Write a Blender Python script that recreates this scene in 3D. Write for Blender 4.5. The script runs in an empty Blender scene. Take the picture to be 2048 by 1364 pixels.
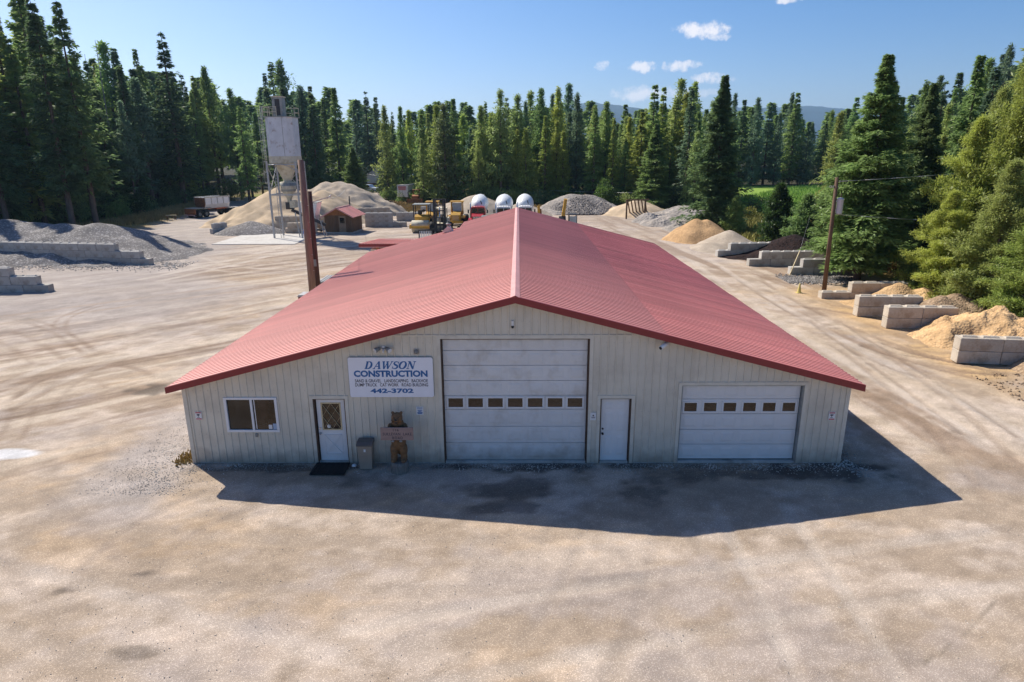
import bpy, bmesh, math, random
import numpy as np
from mathutils import Vector, Matrix, noise as mnoise
PI = math.pi
R = math.radians
random.seed(7)
rng = np.random.default_rng(11)
SC = bpy.context.scene
COL = SC.collection

# ------------------------------------------------------------------ camera
F, PITCH, YAW, ROLL, CH = 1297.25, .2835, -.0108, -.0053, 9.4
CW = Vector((math.sin(YAW) * math.cos(PITCH), math.cos(YAW) * math.cos(PITCH), -math.sin(PITCH)))
_r = Vector((math.cos(YAW), -math.sin(YAW), 0)); _u = _r.cross(CW)
CR = _r * math.cos(ROLL) + _u * math.sin(ROLL)
CU = -_r * math.sin(ROLL) + _u * math.cos(ROLL)
cam_d = bpy.data.cameras.new('camera'); cam = bpy.data.objects.new('camera', cam_d); COL.objects.link(cam)
cam_d.sensor_width = 36; cam_d.lens = F / 2048 * 36; cam_d.clip_start = .1; cam_d.clip_end = 30000
m3 = Matrix((CR, CU, -CW)).transposed()
cam.matrix_world = Matrix.Translation((0, 0, CH)) @ m3.to_4x4()
SC.camera = cam

def _ray(x, y): return CW + CR * ((x - 1024) / F) - CU * ((y - 682) / F)
def G(x, y, z=0.):            # where a sight line meets the height z
    d = _ray(x, y); t = (z - CH) / d.z; return Vector((0, 0, CH)) + d * t
def H(x, y, Y):               # where a sight line meets the distance Y
    d = _ray(x, y); return Vector((0, 0, CH)) + d * (Y / d.y)
def PX(X, Y, Z):
    v = Vector((X, Y, Z - CH)); z = v.dot(CW); return 1024 + F * v.dot(CR) / z, 682 - F * v.dot(CU) / z

# ------------------------------------------------------------------ sky, sun, exposure
SUN_AZ, SUN_EL = -49.0, 43.7          # azimuth from +Y towards +X
w = bpy.data.worlds.new('World'); SC.world = w; w.use_nodes = True
nt = w.node_tree; nt.nodes.clear()
N = nt.nodes.new; L = nt.links.new
sky = N('ShaderNodeTexSky'); sky.sky_type = 'NISHITA'; sky.sun_disc = False
sky.sun_elevation = R(SUN_EL); sky.sun_rotation = R(SUN_AZ)
sky.altitude = 1200; sky.air_density = 1.0; sky.dust_density = 2.4; sky.ozone_density = 4.0
bg = N('ShaderNodeBackground'); bg.inputs[1].default_value = .106
wo = N('ShaderNodeOutputWorld')
tc = N('ShaderNodeTexCoord')
# fair weather clouds: (px, py, half width, half height, strength)
CL = [(1385, 60, 34, 14, 1.), (1425, 62, 34, 17, 1.), (1437, 74, 22, 8, .8), (1206, 131, 17, 10, .9), (1286, 134, 27, 13, .95),
      (1352, 133, 27, 12, .95), (1382, 128, 24, 9, .9), (1415, 157, 34, 13, .9), (1448, 160, 26, 9, .75),
      (1285, 188, 66, 17, .85), (1345, 188, 74, 13, .6), (1400, 184, 40, 8, .4), (1140, 203, 16, 8, .6), (1572, 2, 26, 5, .9)]
nz = N('ShaderNodeTexNoise'); nz.inputs['Scale'].default_value = 58; nz.inputs['Detail'].default_value = 8; nz.inputs['Roughness'].default_value = .68
L(tc.outputs['Generated'], nz.inputs['Vector'])
nsub = N('ShaderNodeMath'); nsub.operation = 'SUBTRACT'; L(nz.outputs['Fac'], nsub.inputs[0]); nsub.inputs[1].default_value = .5
nmul = N('ShaderNodeMath'); nmul.operation = 'MULTIPLY'; L(nsub.outputs[0], nmul.inputs[0]); nmul.inputs[1].default_value = 4.6
prev = None
for (cx, cy, a, b, st) in CL:
    d = _ray(cx, cy).normalized(); rt = d.cross(Vector((0, 0, 1))).normalized(); up = rt.cross(d)
    ra, rb = a / F * .92, b / F * .92
    dots = []
    for ax, rr in ((rt, ra), (up, rb)):
        dp = N('ShaderNodeVectorMath'); dp.operation = 'DOT_PRODUCT'; L(tc.outputs['Generated'], dp.inputs[0]); dp.inputs[1].default_value = ax / rr
        sb = N('ShaderNodeMath'); sb.operation = 'SUBTRACT'; L(dp.outputs['Value'], sb.inputs[0]); sb.inputs[1].default_value = d.dot(ax) / rr
        p = N('ShaderNodeMath'); p.operation = 'POWER'; ab = N('ShaderNodeMath'); ab.operation = 'ABSOLUTE'
        L(sb.outputs[0], ab.inputs[0]); L(ab.outputs[0], p.inputs[0]); p.inputs[1].default_value = 2; dots.append(p)
    fw = N('ShaderNodeVectorMath'); fw.operation = 'DOT_PRODUCT'; L(tc.outputs['Generated'], fw.inputs[0]); fw.inputs[1].default_value = d
    gt = N('ShaderNodeMath'); gt.operation = 'GREATER_THAN'; L(fw.outputs['Value'], gt.inputs[0]); gt.inputs[1].default_value = .5
    s = N('ShaderNodeMath'); s.operation = 'ADD'; L(dots[0].outputs[0], s.inputs[0]); L(dots[1].outputs[0], s.inputs[1])
    s2 = N('ShaderNodeMath'); s2.operation = 'SUBTRACT'; s2.inputs[0].default_value = 1.0; L(s.outputs[0], s2.inputs[1])
    s3 = N('ShaderNodeMath'); s3.operation = 'ADD'; L(s2.outputs[0], s3.inputs[0]); L(nmul.outputs[0], s3.inputs[1])
    mr = N('ShaderNodeMapRange'); mr.interpolation_type = 'SMOOTHSTEP'; L(s3.outputs[0], mr.inputs['Value'])
    mr.inputs['From Min'].default_value = -.1; mr.inputs['From Max'].default_value = 1.25; mr.inputs['To Max'].default_value = st
    m = N('ShaderNodeMath'); m.operation = 'MULTIPLY'; L(mr.outputs[0], m.inputs[0]); L(gt.outputs[0], m.inputs[1])
    # keep clouds from growing beyond their own outline
    lim = N('ShaderNodeMapRange'); L(s.outputs[0], lim.inputs['Value']); lim.inputs['From Min'].default_value = 2.8; lim.inputs['From Max'].default_value = 1.0
    m2 = N('ShaderNodeMath'); m2.operation = 'MULTIPLY'; L(m.outputs[0], m2.inputs[0]); L(lim.outputs[0], m2.inputs[1])
    if prev:
        mx = N('ShaderNodeMath'); mx.operation = 'MAXIMUM'; L(prev.outputs[0], mx.inputs[0]); L(m2.outputs[0], mx.inputs[1]); prev = mx
    else: prev = m2
mix = N('ShaderNodeMix'); mix.data_type = 'RGBA'
hs = N('ShaderNodeHueSaturation'); hs.inputs['Saturation'].default_value = 1.30; L(sky.outputs[0], hs.inputs['Color'])
tint = N('ShaderNodeVectorMath'); tint.operation = 'MULTIPLY'; tint.inputs[1].default_value = (.98, .87, .90); L(hs.outputs[0], tint.inputs[0])
L(prev.outputs[0], mix.inputs['Factor']); L(tint.outputs[0], mix.inputs['A']); mix.inputs['B'].default_value = (7.0, 6.8, 7.1, 1)
L(mix.outputs['Result'], bg.inputs[0]); L(bg.outputs[0], wo.inputs[0])

sl = bpy.data.lights.new('sun', 'SUN'); sl.energy = 4.9; sl.angle = R(.5); sl.color = (1, .945, .82)
so = bpy.data.objects.new('sun', sl); COL.objects.link(so)
SUNV = Vector((math.sin(R(SUN_AZ)) * math.cos(R(SUN_EL)), math.cos(R(SUN_AZ)) * math.cos(R(SUN_EL)), math.sin(R(SUN_EL))))
so.rotation_euler = SUNV.to_track_quat('Z', 'Y').to_euler(); so.location = (0, 0, 60)
SC.view_settings.view_transform = 'Standard'; SC.view_settings.look = 'None'
SC.view_settings.exposure = .50; SC.view_settings.gamma = 1; SC.view_settings.use_curve_mapping = False
SC.cycles.volume_bounces = 0; SC.cycles.max_bounces = 6; SC.cycles.transparent_max_bounces = 8
SC.cycles.use_adaptive_sampling = True

# ------------------------------------------------------------------ helpers
def thing(name, label, cat, loc=(0, 0, 0), rz=0, group=None):
    o = bpy.data.objects.new(name, None); COL.objects.link(o); o.empty_display_size = .2
    o.location = loc; o.rotation_euler = (0, 0, rz); o['label'] = label; o['category'] = cat
    if group: o['group'] = group
    return o
def tag(o, label, cat, group=None):
    o['label'] = label; o['category'] = cat
    if group: o['group'] = group
    return o
def link(name, me, mat, parent=None, loc=None, rz=None, kind=None):
    if mat is not None and len(me.materials) == 0: me.materials.append(mat)
    o = bpy.data.objects.new(name, me); COL.objects.link(o)
    if parent: o.parent = parent
    if loc: o.location = loc
    if rz is not None: o.rotation_euler = (0, 0, rz)
    if kind: o['kind'] = kind
    return o
def np_mesh(name, v, f, smooth=False):
    v = np.asarray(v, np.float32); f = np.asarray(f, np.int32); k = f.shape[1]
    me = bpy.data.meshes.new(name)
    me.vertices.add(len(v)); me.vertices.foreach_set('co', v.ravel())
    me.loops.add(f.size); me.loops.foreach_set('vertex_index', f.ravel())
    me.polygons.add(len(f)); me.polygons.foreach_set('loop_start', np.arange(0, f.size, k, dtype=np.int32))
    me.polygons.foreach_set('loop_total', np.full(len(f), k, np.int32))
    if smooth: me.polygons.foreach_set('use_smooth', np.ones(len(f), bool))
    me.update(calc_edges=True); return me
class MB:
    def __init__(s): s.v = []; s.f = []; s.sm = []
    def add(s, vs, fs, sm=False):
        b = len(s.v); s.v += [tuple(p) for p in vs]; s.f += [tuple(i + b for i in f) for f in fs]; s.sm += [sm] * len(fs); return s
    def box(s, x0, x1, y0, y1, z0, z1, M=None, b=0):
        if b > 0:   # chamfered box: 24 vertices
            vs = []; idx = {}
            for ax in range(3):
                for sg in (0, 1):
                    for c in ((0, 0), (1, 0), (1, 1), (0, 1)):
                        p = [0, 0, 0]; lo = (x0, y0, z0); hi = (x1, y1, z1)
                        p[ax] = hi[ax] if sg else lo[ax]
                        o = [i for i in range(3) if i != ax]
                        for k, q in zip(o, c): p[k] = (hi[k] - b) if q else (lo[k] + b)
                        idx[(ax, sg) + c] = len(vs); vs.append(Vector(p))
            from itertools import product
            fs = []
            for ax in range(3):
                for sg in (0, 1): fs.append([idx[(ax, sg) + c] for c in ((0, 0), (1, 0), (1, 1), (0, 1))])
            def vid(ax, sx, sy, sz):
                t = (sx, sy, sz); o = [t[i] for i in range(3) if i != ax]; return idx[(ax, t[ax], o[0], o[1])]
            for a, c in ((0, 1), (0, 2), (1, 2)):
                e = 3 - a - c
                for p, q in product((0, 1), (0, 1)):
                    def T(ev):
                        t = [0, 0, 0]; t[a] = p; t[c] = q; t[e] = ev; return t
                    fs.append([vid(a, *T(0)), vid(a, *T(1)), vid(c, *T(1)), vid(c, *T(0))])
            for t in product((0, 1), (0, 1), (0, 1)): fs.append([vid(0, *t), vid(1, *t), vid(2, *t)])
        else:
            vs = [Vector((x, y, z)) for z in (z0, z1) for y in (y0, y1) for x in (x0, x1)]
            fs = [(0, 2, 3, 1), (4, 5, 7, 6), (0, 1, 5, 4), (2, 6, 7, 3), (0, 4, 6, 2), (1, 3, 7, 5)]
        if M is not None: vs = [M @ p for p in vs]
        return s.add(vs, fs)
    def cyl(s, p0, p1, r0, r1=None, n=12, cap=True, sm=True):
        p0, p1 = Vector(p0), Vector(p1); r1 = r0 if r1 is None else r1
        d = (p1 - p0).normalized(); a = d.orthogonal().normalized(); b = d.cross(a)
        vs = [p0 + (a * math.cos(t) + b * math.sin(t)) * r0 for t in [2 * PI * i / n for i in range(n)]] + \
             [p1 + (a * math.cos(t) + b * math.sin(t)) * r1 for t in [2 * PI * i / n for i in range(n)]]
        base = len(s.v); s.add(vs, [(i, (i + 1) % n, n + (i + 1) % n, n + i) for i in range(n)], sm)
        if cap:
            s.f.append(tuple(base + i for i in reversed(range(n)))); s.f.append(tuple(base + n + i for i in range(n))); s.sm += [False, False]
        return s
    def bar(s, p0, p1, wd, ht=None):     # square bar between two points
        ht = ht or wd; p0, p1 = Vector(p0), Vector(p1); d = (p1 - p0); ln = d.length; d.normalize()
        up = Vector((0, 0, 1)) if abs(d.z) < .95 else Vector((0, 1, 0)); a = d.cross(up).normalized(); b = a.cross(d)
        M = Matrix((a, d, b)).transposed().to_4x4(); M.translation = p0
        return s.box(-wd / 2, wd / 2, 0, ln, -ht / 2, ht / 2, M)
    def tube(s, pts, r, n=6):
        for a, b in zip(pts, pts[1:]): s.cyl(a, b, r, n=n)
        return s
    def lathe(s, prof, n=20, M=None, sm=True):   # prof: (r, z)
        vs = []; fs = []
        for r, z in prof:
            for i in range(n): vs.append(Vector((r * math.cos(2 * PI * i / n), r * math.sin(2 * PI * i / n), z)))
        for k in range(len(prof) - 1):
            for i in range(n): fs.append((k * n + i, k * n + (i + 1) % n, (k + 1) * n + (i + 1) % n, (k + 1) * n + i))
        if M is not None: vs = [M @ p for p in vs]
        return s.add(vs, fs, sm)
    def prism(s, prof, a, b, axis='x', M=None):  # 2D outline extruded: axis x -> prof is (y, z); y -> (x, z)
        n = len(prof)
        mk = (lambda t, p: Vector((t, p[0], p[1]))) if axis == 'x' else ((lambda t, p: Vector((p[0], t, p[1]))) if axis == 'y' else (lambda t, p: Vector((p[0], p[1], t))))
        vs = [mk(a, p) for p in prof] + [mk(b, p) for p in prof]
        if M is not None: vs = [M @ p for p in vs]
        return s.add(vs, [tuple(reversed(range(n))), tuple(range(n, 2 * n))] + [(i, (i + 1) % n, n + (i + 1) % n, n + i) for i in range(n)])
    def mesh(s, name):
        me = bpy.data.meshes.new(name); me.from_pydata(s.v, [], s.f); me.polygons.foreach_set('use_smooth', s.sm)
        bm = bmesh.new(); bm.from_mesh(me); bmesh.ops.recalc_face_normals(bm, faces=bm.faces); bm.to_mesh(me); bm.free(); return me
    def build(s, name, mat, parent=None, loc=None, rz=None, kind=None):
        return link(name, s.mesh(name), mat, parent, loc, rz, kind)

def copy_tree(o, parent=None):
    c = o.copy(); COL.objects.link(c); c.parent = parent
    for ch in list(o.children): copy_tree(ch, c)
    return c

# value noise for vertices
_tab = rng.random(65536).astype(np.float32)
def vn(x, y, seed=0):
    xi = np.floor(x).astype(np.int64); yi = np.floor(y).astype(np.int64); fx = x - xi; fy = y - yi
    fx = fx * fx * (3 - 2 * fx); fy = fy * fy * (3 - 2 * fy)
    def h(a, b): return _tab[(a * 73856093 ^ b * 19349663 ^ (seed * 83492791)) & 65535]
    return (h(xi, yi) * (1 - fx) + h(xi + 1, yi) * fx) * (1 - fy) + (h(xi, yi + 1) * (1 - fx) + h(xi + 1, yi + 1) * fx) * fy
def fbm(x, y, o=4, seed=0, g=.5):
    s = 0; a = 1; t = 0
    for i in range(o): s = s + a * vn(x * 2 ** i, y * 2 ** i, seed + i * 17); t += a; a *= g
    return s / t - .5

# ------------------------------------------------------------------ materials
MATS = {}
def mat(name, col, rough=.7, metal=0., var=.15, vs=3., bump=0., bs=40., spec=.4, stain=None, stain_amt=.5, ss=2., stain_thr=.5, coat=0, objcol=False, rnd=0, aniso=None, splash=None):
    """procedural paint / concrete / wood: base colour with soft noise, optional stain colour patches, optional bump"""
    m = bpy.data.materials.new(name); m.use_nodes = True; t = m.node_tree; n = t.nodes; l = t.links
    b = n['Principled BSDF']; b.inputs['Roughness'].default_value = rough; b.inputs['Metallic'].default_value = metal
    b.inputs['Specular IOR Level'].default_value = spec
    if coat: b.inputs['Coat Weight'].default_value = coat
    co = n.new('ShaderNodeTexCoord'); vec = co.outputs['Object']
    if aniso:
        mp = n.new('ShaderNodeMapping'); mp.inputs['Scale'].default_value = aniso; l.new(vec, mp.inputs[0]); vec = mp.outputs[0]
    nz = n.new('ShaderNodeTexNoise'); nz.inputs['Scale'].default_value = vs; nz.inputs['Detail'].default_value = 6; l.new(vec, nz.inputs['Vector'])
    mr = n.new('ShaderNodeMapRange'); l.new(nz.outputs['Fac'], mr.inputs['Value'])
    mr.inputs['From Min'].default_value = .25; mr.inputs['From Max'].default_value = .75
    mr.inputs['To Min'].default_value = 1 - var; mr.inputs['To Max'].default_value = 1 + var
    val = mr.outputs[0]
    if rnd:
        oi = n.new('ShaderNodeObjectInfo'); r2 = n.new('ShaderNodeMapRange'); l.new(oi.outputs['Random'], r2.inputs['Value'])
        r2.inputs['To Min'].default_value = 1 - rnd; r2.inputs['To Max'].default_value = 1 + rnd
        mm = n.new('ShaderNodeMath'); mm.operation = 'MULTIPLY'; l.new(val, mm.inputs[0]); l.new(r2.outputs[0], mm.inputs[1]); val = mm.outputs[0]
    sc = n.new('ShaderNodeVectorMath'); sc.operation = 'SCALE'; l.new(val, sc.inputs['Scale']); sc.inputs[0].default_value = col
    out = sc.outputs[0]
    if objcol:
        oi = n.new('ShaderNodeObjectInfo'); mu = n.new('ShaderNodeVectorMath'); mu.operation = 'MULTIPLY'
        l.new(out, mu.inputs[0]); l.new(oi.outputs['Color'], mu.inputs[1]); out = mu.outputs[0]
    if stain:
        n2 = n.new('ShaderNodeTexNoise'); n2.inputs['Scale'].default_value = ss; n2.inputs['Detail'].default_value = 8; n2.inputs['Roughness'].default_value = .65
        l.new(vec, n2.inputs['Vector'])
        r = n.new('ShaderNodeMapRange'); l.new(n2.outputs['Fac'], r.inputs['Value']); r.inputs['From Min'].default_value = stain_thr; r.inputs['From Max'].default_value = stain_thr + .18
        r.inputs['To Max'].default_value = stain_amt
        mx = n.new('ShaderNodeMix'); mx.data_type = 'RGBA'; l.new(r.outputs[0], mx.inputs['Factor']); l.new(out, mx.inputs['A']); mx.inputs['B'].default_value = (*stain, 1); out = mx.outputs['Result']
    if splash:
        sx = n.new('ShaderNodeSeparateXYZ'); l.new(co.outputs['Object'], sx.inputs[0]); n5 = n.new('ShaderNodeTexNoise'); n5.inputs['Scale'].default_value = 3.; n5.inputs['Detail'].default_value = 8; l.new(co.outputs['Object'], n5.inputs['Vector'])
        ma = n.new('ShaderNodeMath'); ma.operation = 'MULTIPLY_ADD'; l.new(n5.outputs['Fac'], ma.inputs[0]); ma.inputs[1].default_value = -.9; l.new(sx.outputs['Z'], ma.inputs[2])
        r5 = n.new('ShaderNodeMapRange'); l.new(ma.outputs[0], r5.inputs['Value']); r5.inputs['From Min'].default_value = .12; r5.inputs['From Max'].default_value = -.42; r5.inputs['To Max'].default_value = .75
        m5 = n.new('ShaderNodeMix'); m5.data_type = 'RGBA'; l.new(r5.outputs[0], m5.inputs['Factor']); l.new(out, m5.inputs['A']); m5.inputs['B'].default_value = (*splash, 1); out = m5.outputs['Result']
    l.new(out, b.inputs['Base Color'])
    if bump:
        n3 = n.new('ShaderNodeTexNoise'); n3.inputs['Scale'].default_value = bs; n3.inputs['Detail'].default_value = 4; l.new(vec, n3.inputs['Vector'])
        bp = n.new('ShaderNodeBump'); bp.inputs['Distance'].default_value = bump; bp.inputs['Strength'].default_value = 1; l.new(n3.outputs['Fac'], bp.inputs['Height']); l.new(bp.outputs[0], b.inputs['Normal'])
    MATS[name] = m; return m

def gravel_mat(name, cols, scale=14, bump=.03, rough=.95, blend=.6, tint=.25, attr=None):
    """loose stone: voronoi cells in several stone colours over a base, with bump"""
    m = bpy.data.materials.new(name); m.use_nodes = True; t = m.node_tree; n = t.nodes; l = t.links
    b = n['Principled BSDF']; b.inputs['Roughness'].default_value = rough; b.inputs['Specular IOR Level'].default_value = .15
    co = n.new('ShaderNodeTexCoord'); v = n.new('ShaderNodeTexVoronoi'); v.inputs['Scale'].default_value = scale; l.new(co.outputs['Object'], v.inputs['Vector'])
    sp = n.new('ShaderNodeSeparateColor'); l.new(v.outputs['Color'], sp.inputs[0])
    cr = n.new('ShaderNodeValToRGB'); cr.color_ramp.interpolation = 'CONSTANT'
    e = cr.color_ramp.elements
    for i, c in enumerate(cols[1:]):
        q = e[i] if i < 2 else e.new(0); q.position = i / (len(cols) - 1); q.color = (*c, 1)
    l.new(sp.outputs[0], cr.inputs[0])
    nz = n.new('ShaderNodeTexNoise'); nz.inputs['Scale'].default_value = .6; nz.inputs['Detail'].default_value = 7; l.new(co.outputs['Object'], nz.inputs['Vector'])
    mr = n.new('ShaderNodeMapRange'); l.new(nz.outputs['Fac'], mr.inputs['Value']); mr.inputs['From Min'].default_value = .3; mr.inputs['From Max'].default_value = .7
    mr.inputs['To Min'].default_value = 1 - tint; mr.inputs['To Max'].default_value = 1 + tint
    mx = n.new('ShaderNodeMix'); mx.data_type = 'RGBA'; mx.inputs['Factor'].default_value = blend; mx.inputs['A'].default_value = (*cols[0], 1); l.new(cr.outputs[0], mx.inputs['B'])
    if attr:
        a = n.new('ShaderNodeAttribute'); a.attribute_name = attr; l.new(a.outputs['Color'], mx.inputs['A'])
        mu0 = n.new('ShaderNodeMix'); mu0.data_type = 'RGBA'; mu0.blend_type = 'MULTIPLY'; mu0.inputs['Factor'].default_value = 1
        l.new(cr.outputs[0], mu0.inputs['A']); l.new(a.outputs['Color'], mu0.inputs['B']); l.new(mu0.outputs['Result'], mx.inputs['B'])
    sc = n.new('ShaderNodeVectorMath'); sc.operation = 'SCALE'; l.new(mx.outputs['Result'], sc.inputs[0]); l.new(mr.outputs[0], sc.inputs['Scale'])
    l.new(sc.outputs[0], b.inputs['Base Color'])
    n3 = n.new('ShaderNodeTexNoise'); n3.inputs['Scale'].default_value = scale * .6; n3.inputs['Detail'].default_value = 5; l.new(co.outputs['Object'], n3.inputs['Vector'])
    ad = n.new('ShaderNodeMath'); ad.operation = 'ADD'; l.new(v.outputs['Distance'], ad.inputs[0]); l.new(n3.outputs['Fac'], ad.inputs[1])
    bp = n.new('ShaderNodeBump'); bp.inputs['Distance'].default_value = bump; bp.inputs['Strength'].default_value = .9; l.new(ad.outputs[0], bp.inputs['Height']); l.new(bp.outputs[0], b.inputs['Normal'])
    MATS[name] = m; return m

def glass_mat(name, col=(.02, .02, .02), rough=.05):
    m = bpy.data.materials.new(name); m.use_nodes = True; b = m.node_tree.nodes['Principled BSDF']
    b.inputs['Base Color'].default_value = (*col, 1); b.inputs['Roughness'].default_value = rough; b.inputs['Specular IOR Level'].default_value = .5
    n = m.node_tree.nodes; l = m.node_tree.links; co = n.new('ShaderNodeTexCoord'); nz = n.new('ShaderNodeTexNoise'); nz.inputs['Scale'].default_value = 3.5; nz.inputs['Detail'].default_value = 5; l.new(co.outputs['Object'], nz.inputs['Vector'])
    bp = n.new('ShaderNodeBump'); bp.inputs['Distance'].default_value = .02; bp.inputs['Strength'].default_value = .5; l.new(nz.outputs['Fac'], bp.inputs['Height']); l.new(bp.outputs[0], b.inputs['Normal'])
    cr = n.new('ShaderNodeMapRange'); l.new(nz.outputs['Fac'], cr.inputs['Value']); cr.inputs['From Min'].default_value = .35; cr.inputs['From Max'].default_value = .65; cr.inputs['To Min'].default_value = .3; cr.inputs['To Max'].default_value = 1.8
    sc = n.new('ShaderNodeVectorMath'); sc.operation = 'SCALE'; sc.inputs[0].default_value = col; l.new(cr.outputs[0], sc.inputs['Scale']); l.new(sc.outputs[0], b.inputs['Base Color'])
    MATS[name] = m; return m

M_siding = mat('cream_siding_paint', (.64, .595, .50), .5, var=.07, vs=1.3, stain=(.42, .37, .30), stain_amt=.4, ss=.9, stain_thr=.5, splash=(.30, .25, .20), rnd=.03)
M_trimc = mat('cream_trim_paint', (.65, .61, .52), .5, var=.06, stain=(.4, .35, .28), stain_amt=.4, splash=(.3, .25, .2))
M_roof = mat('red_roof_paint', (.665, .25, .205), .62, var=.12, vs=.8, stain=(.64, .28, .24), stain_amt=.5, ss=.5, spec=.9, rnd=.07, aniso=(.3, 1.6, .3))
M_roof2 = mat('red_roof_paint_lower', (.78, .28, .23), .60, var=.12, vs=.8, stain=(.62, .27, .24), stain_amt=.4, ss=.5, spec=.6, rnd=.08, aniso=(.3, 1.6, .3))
M_cap = mat('pink_ridge_cap_paint', (.62, .30, .27), .5, var=.1, vs=2, spec=.5)
M_fascia = mat('dark_red_trim_paint', (.24, .028, .028), .45, var=.08)
M_white = mat('white_door_paint', (.68, .675, .665), .5, var=.06, vs=2, stain=(.40, .35, .29), stain_amt=.5, ss=1.2, stain_thr=.5, splash=(.34, .30, .26), rnd=.03)
M_whitec = mat('clean_white_paint', (.72, .72, .72), .45, var=.04)
M_brown = mat('rusty_brown_jamb', (.10, .06, .04), .8, var=.3)
M_glass = glass_mat('dark_glass', (.008, .008, .008))
M_glassb = glass_mat('yard_reflection_glass', (.022, .012, .008), .06)  # brown of the reflected yard put into the pane colour
M_vinyl = mat('white_vinyl_frame', (.75, .75, .76), .4, var=.03)
M_tan = mat('tan_lattice_paint', (.62, .50, .30), .5, var=.05)
M_conc = mat('grey_concrete', (.44, .41, .375), .9, var=.22, vs=2.5, bump=.02, bs=16, stain=(.22, .185, .15), stain_amt=.75, ss=1.3, stain_thr=.49, rnd=.12)
M_conct = mat('tan_concrete', (.50, .43, .35), .9, var=.22, vs=2.5, bump=.02, bs=16, stain=(.30, .22, .15), stain_amt=.8, ss=1.3, stain_thr=.48, rnd=.10)
M_dark = mat('black_rubber', (.012, .012, .013), .8, var=.2, bump=.003)
M_steel = mat('galvanised_steel', (.42, .42, .42), .5, .4, var=.15, stain=(.26, .15, .09), stain_amt=.5, ss=3)
M_dsteel = mat('dark_steel', (.05, .05, .055), .6, .3, var=.3, stain=(.10, .05, .03), stain_amt=.6)
M_black = mat('black_paint', (.02, .02, .022), .5, var=.2)
M_yellow = mat('yellow_machine_paint', (.55, .30, .035), .5, var=.2, stain=(.20, .12, .06), stain_amt=.7, ss=3)
M_red = mat('red_truck_paint', (.45, .03, .03), .35, var=.1, coat=.3)
M_truckw = mat('white_truck_paint', (.75, .75, .75), .35, var=.06, stain=(.5, .47, .42), stain_amt=.3)
M_chrome = mat('chrome', (.6, .6, .6), .25, 1., var=.05)
M_wood = mat('creosote_pole_wood', (.21, .125, .09), .85, var=.35, vs=5, bump=.01, bs=20, aniso=(3, 3, .3), stain=(.32, .20, .15), stain_amt=.6)
M_woodd = mat('dark_pole_wood', (.085, .04, .028), .85, var=.35, vs=5, bump=.01, bs=20, aniso=(3, 3, .3))
M_wood2 = mat('brown_pole_wood', (.13, .075, .045), .85, var=.35, vs=5, bump=.01, bs=20, aniso=(3, 3, .3))
M_plank = mat('weathered_planks', (.15, .088, .05), .85, var=.35, vs=3, bump=.006, aniso=(4, 4, .5), stain=(.10, .07, .05), stain_amt=.7, ss=1.5, rnd=.2)
M_log = mat('grey_log_wood', (.20, .18, .16), .9, var=.4, vs=5, bump=.02, bs=14, aniso=(4, 4, .6))
M_rust = mat('rusty_steel', (.22, .09, .04), .85, var=.4, vs=3, bump=.005, stain=(.12, .06, .04), stain_amt=.6)
M_grey = mat('grey_weathered_metal', (.28, .29, .28), .6, .2, var=.2, stain=(.14, .12, .10), stain_amt=.6, ss=2)
M_wire = mat('wire', (.5, .5, .5), .5, .6)
M_blue = mat('blue_plastic', (.02, .10, .42), .45, var=.1)
M_bluet = mat('blue_letter_paint', (.015, .12, .33), .5, var=.03)
M_blk = mat('black_letter_paint', (.03, .03, .05), .5, var=.03)
M_redt = mat('red_letter_paint', (.5, .06, .06), .5, var=.03)
M_cone = mat('yellow_cone_plastic', (.62, .50, .16), .6, var=.1)
M_silo = mat('white_silo_paint', (.56, .57, .60), .5, var=.12, vs=1.2, stain=(.20, .10, .05), stain_amt=.9, ss=1.5, stain_thr=.575)
M_cream = mat('cream_dusty_steel', (.55, .50, .38), .7, var=.15, stain=(.3, .2, .1), stain_amt=.5)
M_housew = mat('pale_blue_wall', (.35, .40, .50), .7, var=.05)
M_housed = mat('dark_house_wall', (.10, .05, .04), .8, var=.2)

# ------------------------------------------------------------------ ground
def axis(lo, a, b, hi, d, g=1.09):
    mid = list(np.arange(a, b, d)); up = []; s = d; p = mid[-1]
    while p < hi: s *= g; p += s; up.append(p)
    dn = []; s = d; p = mid[0]
    while p > lo: s *= g; p -= s; dn.append(p)
    return np.array(dn[::-1] + mid + up)
gx = axis(-9000, -30, 27, 9000, .13)
def yaxis():
    ys = []; p = 6.; 
    while p < 200: ys.append(p); p += max(.10, p * .0058)
    s = ys[-1] - ys[-2]
    while p < 9500: s *= 1.09; p += s; ys.append(p)
    dn = []; p = 6.; s = .12
    while p > -300: s *= 1.25; p -= s; dn.append(p)
    return np.array(dn[::-1] + ys)
gy = yaxis()
GX, GY = np.meshgrid(gx, gy)
X = GX.ravel(); Y = GY.ravel()
def lerp(a, b, t): return a * (1 - t[:, None]) + b * t[:, None]
def ss(x, a, b):
    t = np.clip((x - a) / (b - a), 0, 1); return t * t * (3 - 2 * t)
C3 = lambda *c: np.array(c, np.float32)
TAN, PALE, GREYG, OCH, DIRT = C3(.425, .335, .255), C3(.565, .468, .39), C3(.39, .35, .335), C3(.48, .335, .20), C3(.25, .175, .125)
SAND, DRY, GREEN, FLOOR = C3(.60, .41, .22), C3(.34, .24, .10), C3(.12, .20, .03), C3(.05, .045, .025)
n1 = fbm(X * .16, Y * .22, 5, 1); n2 = fbm(X * .5, Y * .9, 5, 2); n3 = fbm(X * 1.6, Y * 2.4, 4, 3); n4 = fbm(X * .07, Y * .09, 4, 4)
col = lerp(np.tile(TAN, (len(X), 1)), PALE, ss(n1 + .8 * n2 + .45 * n3, -.16, .20))
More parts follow.
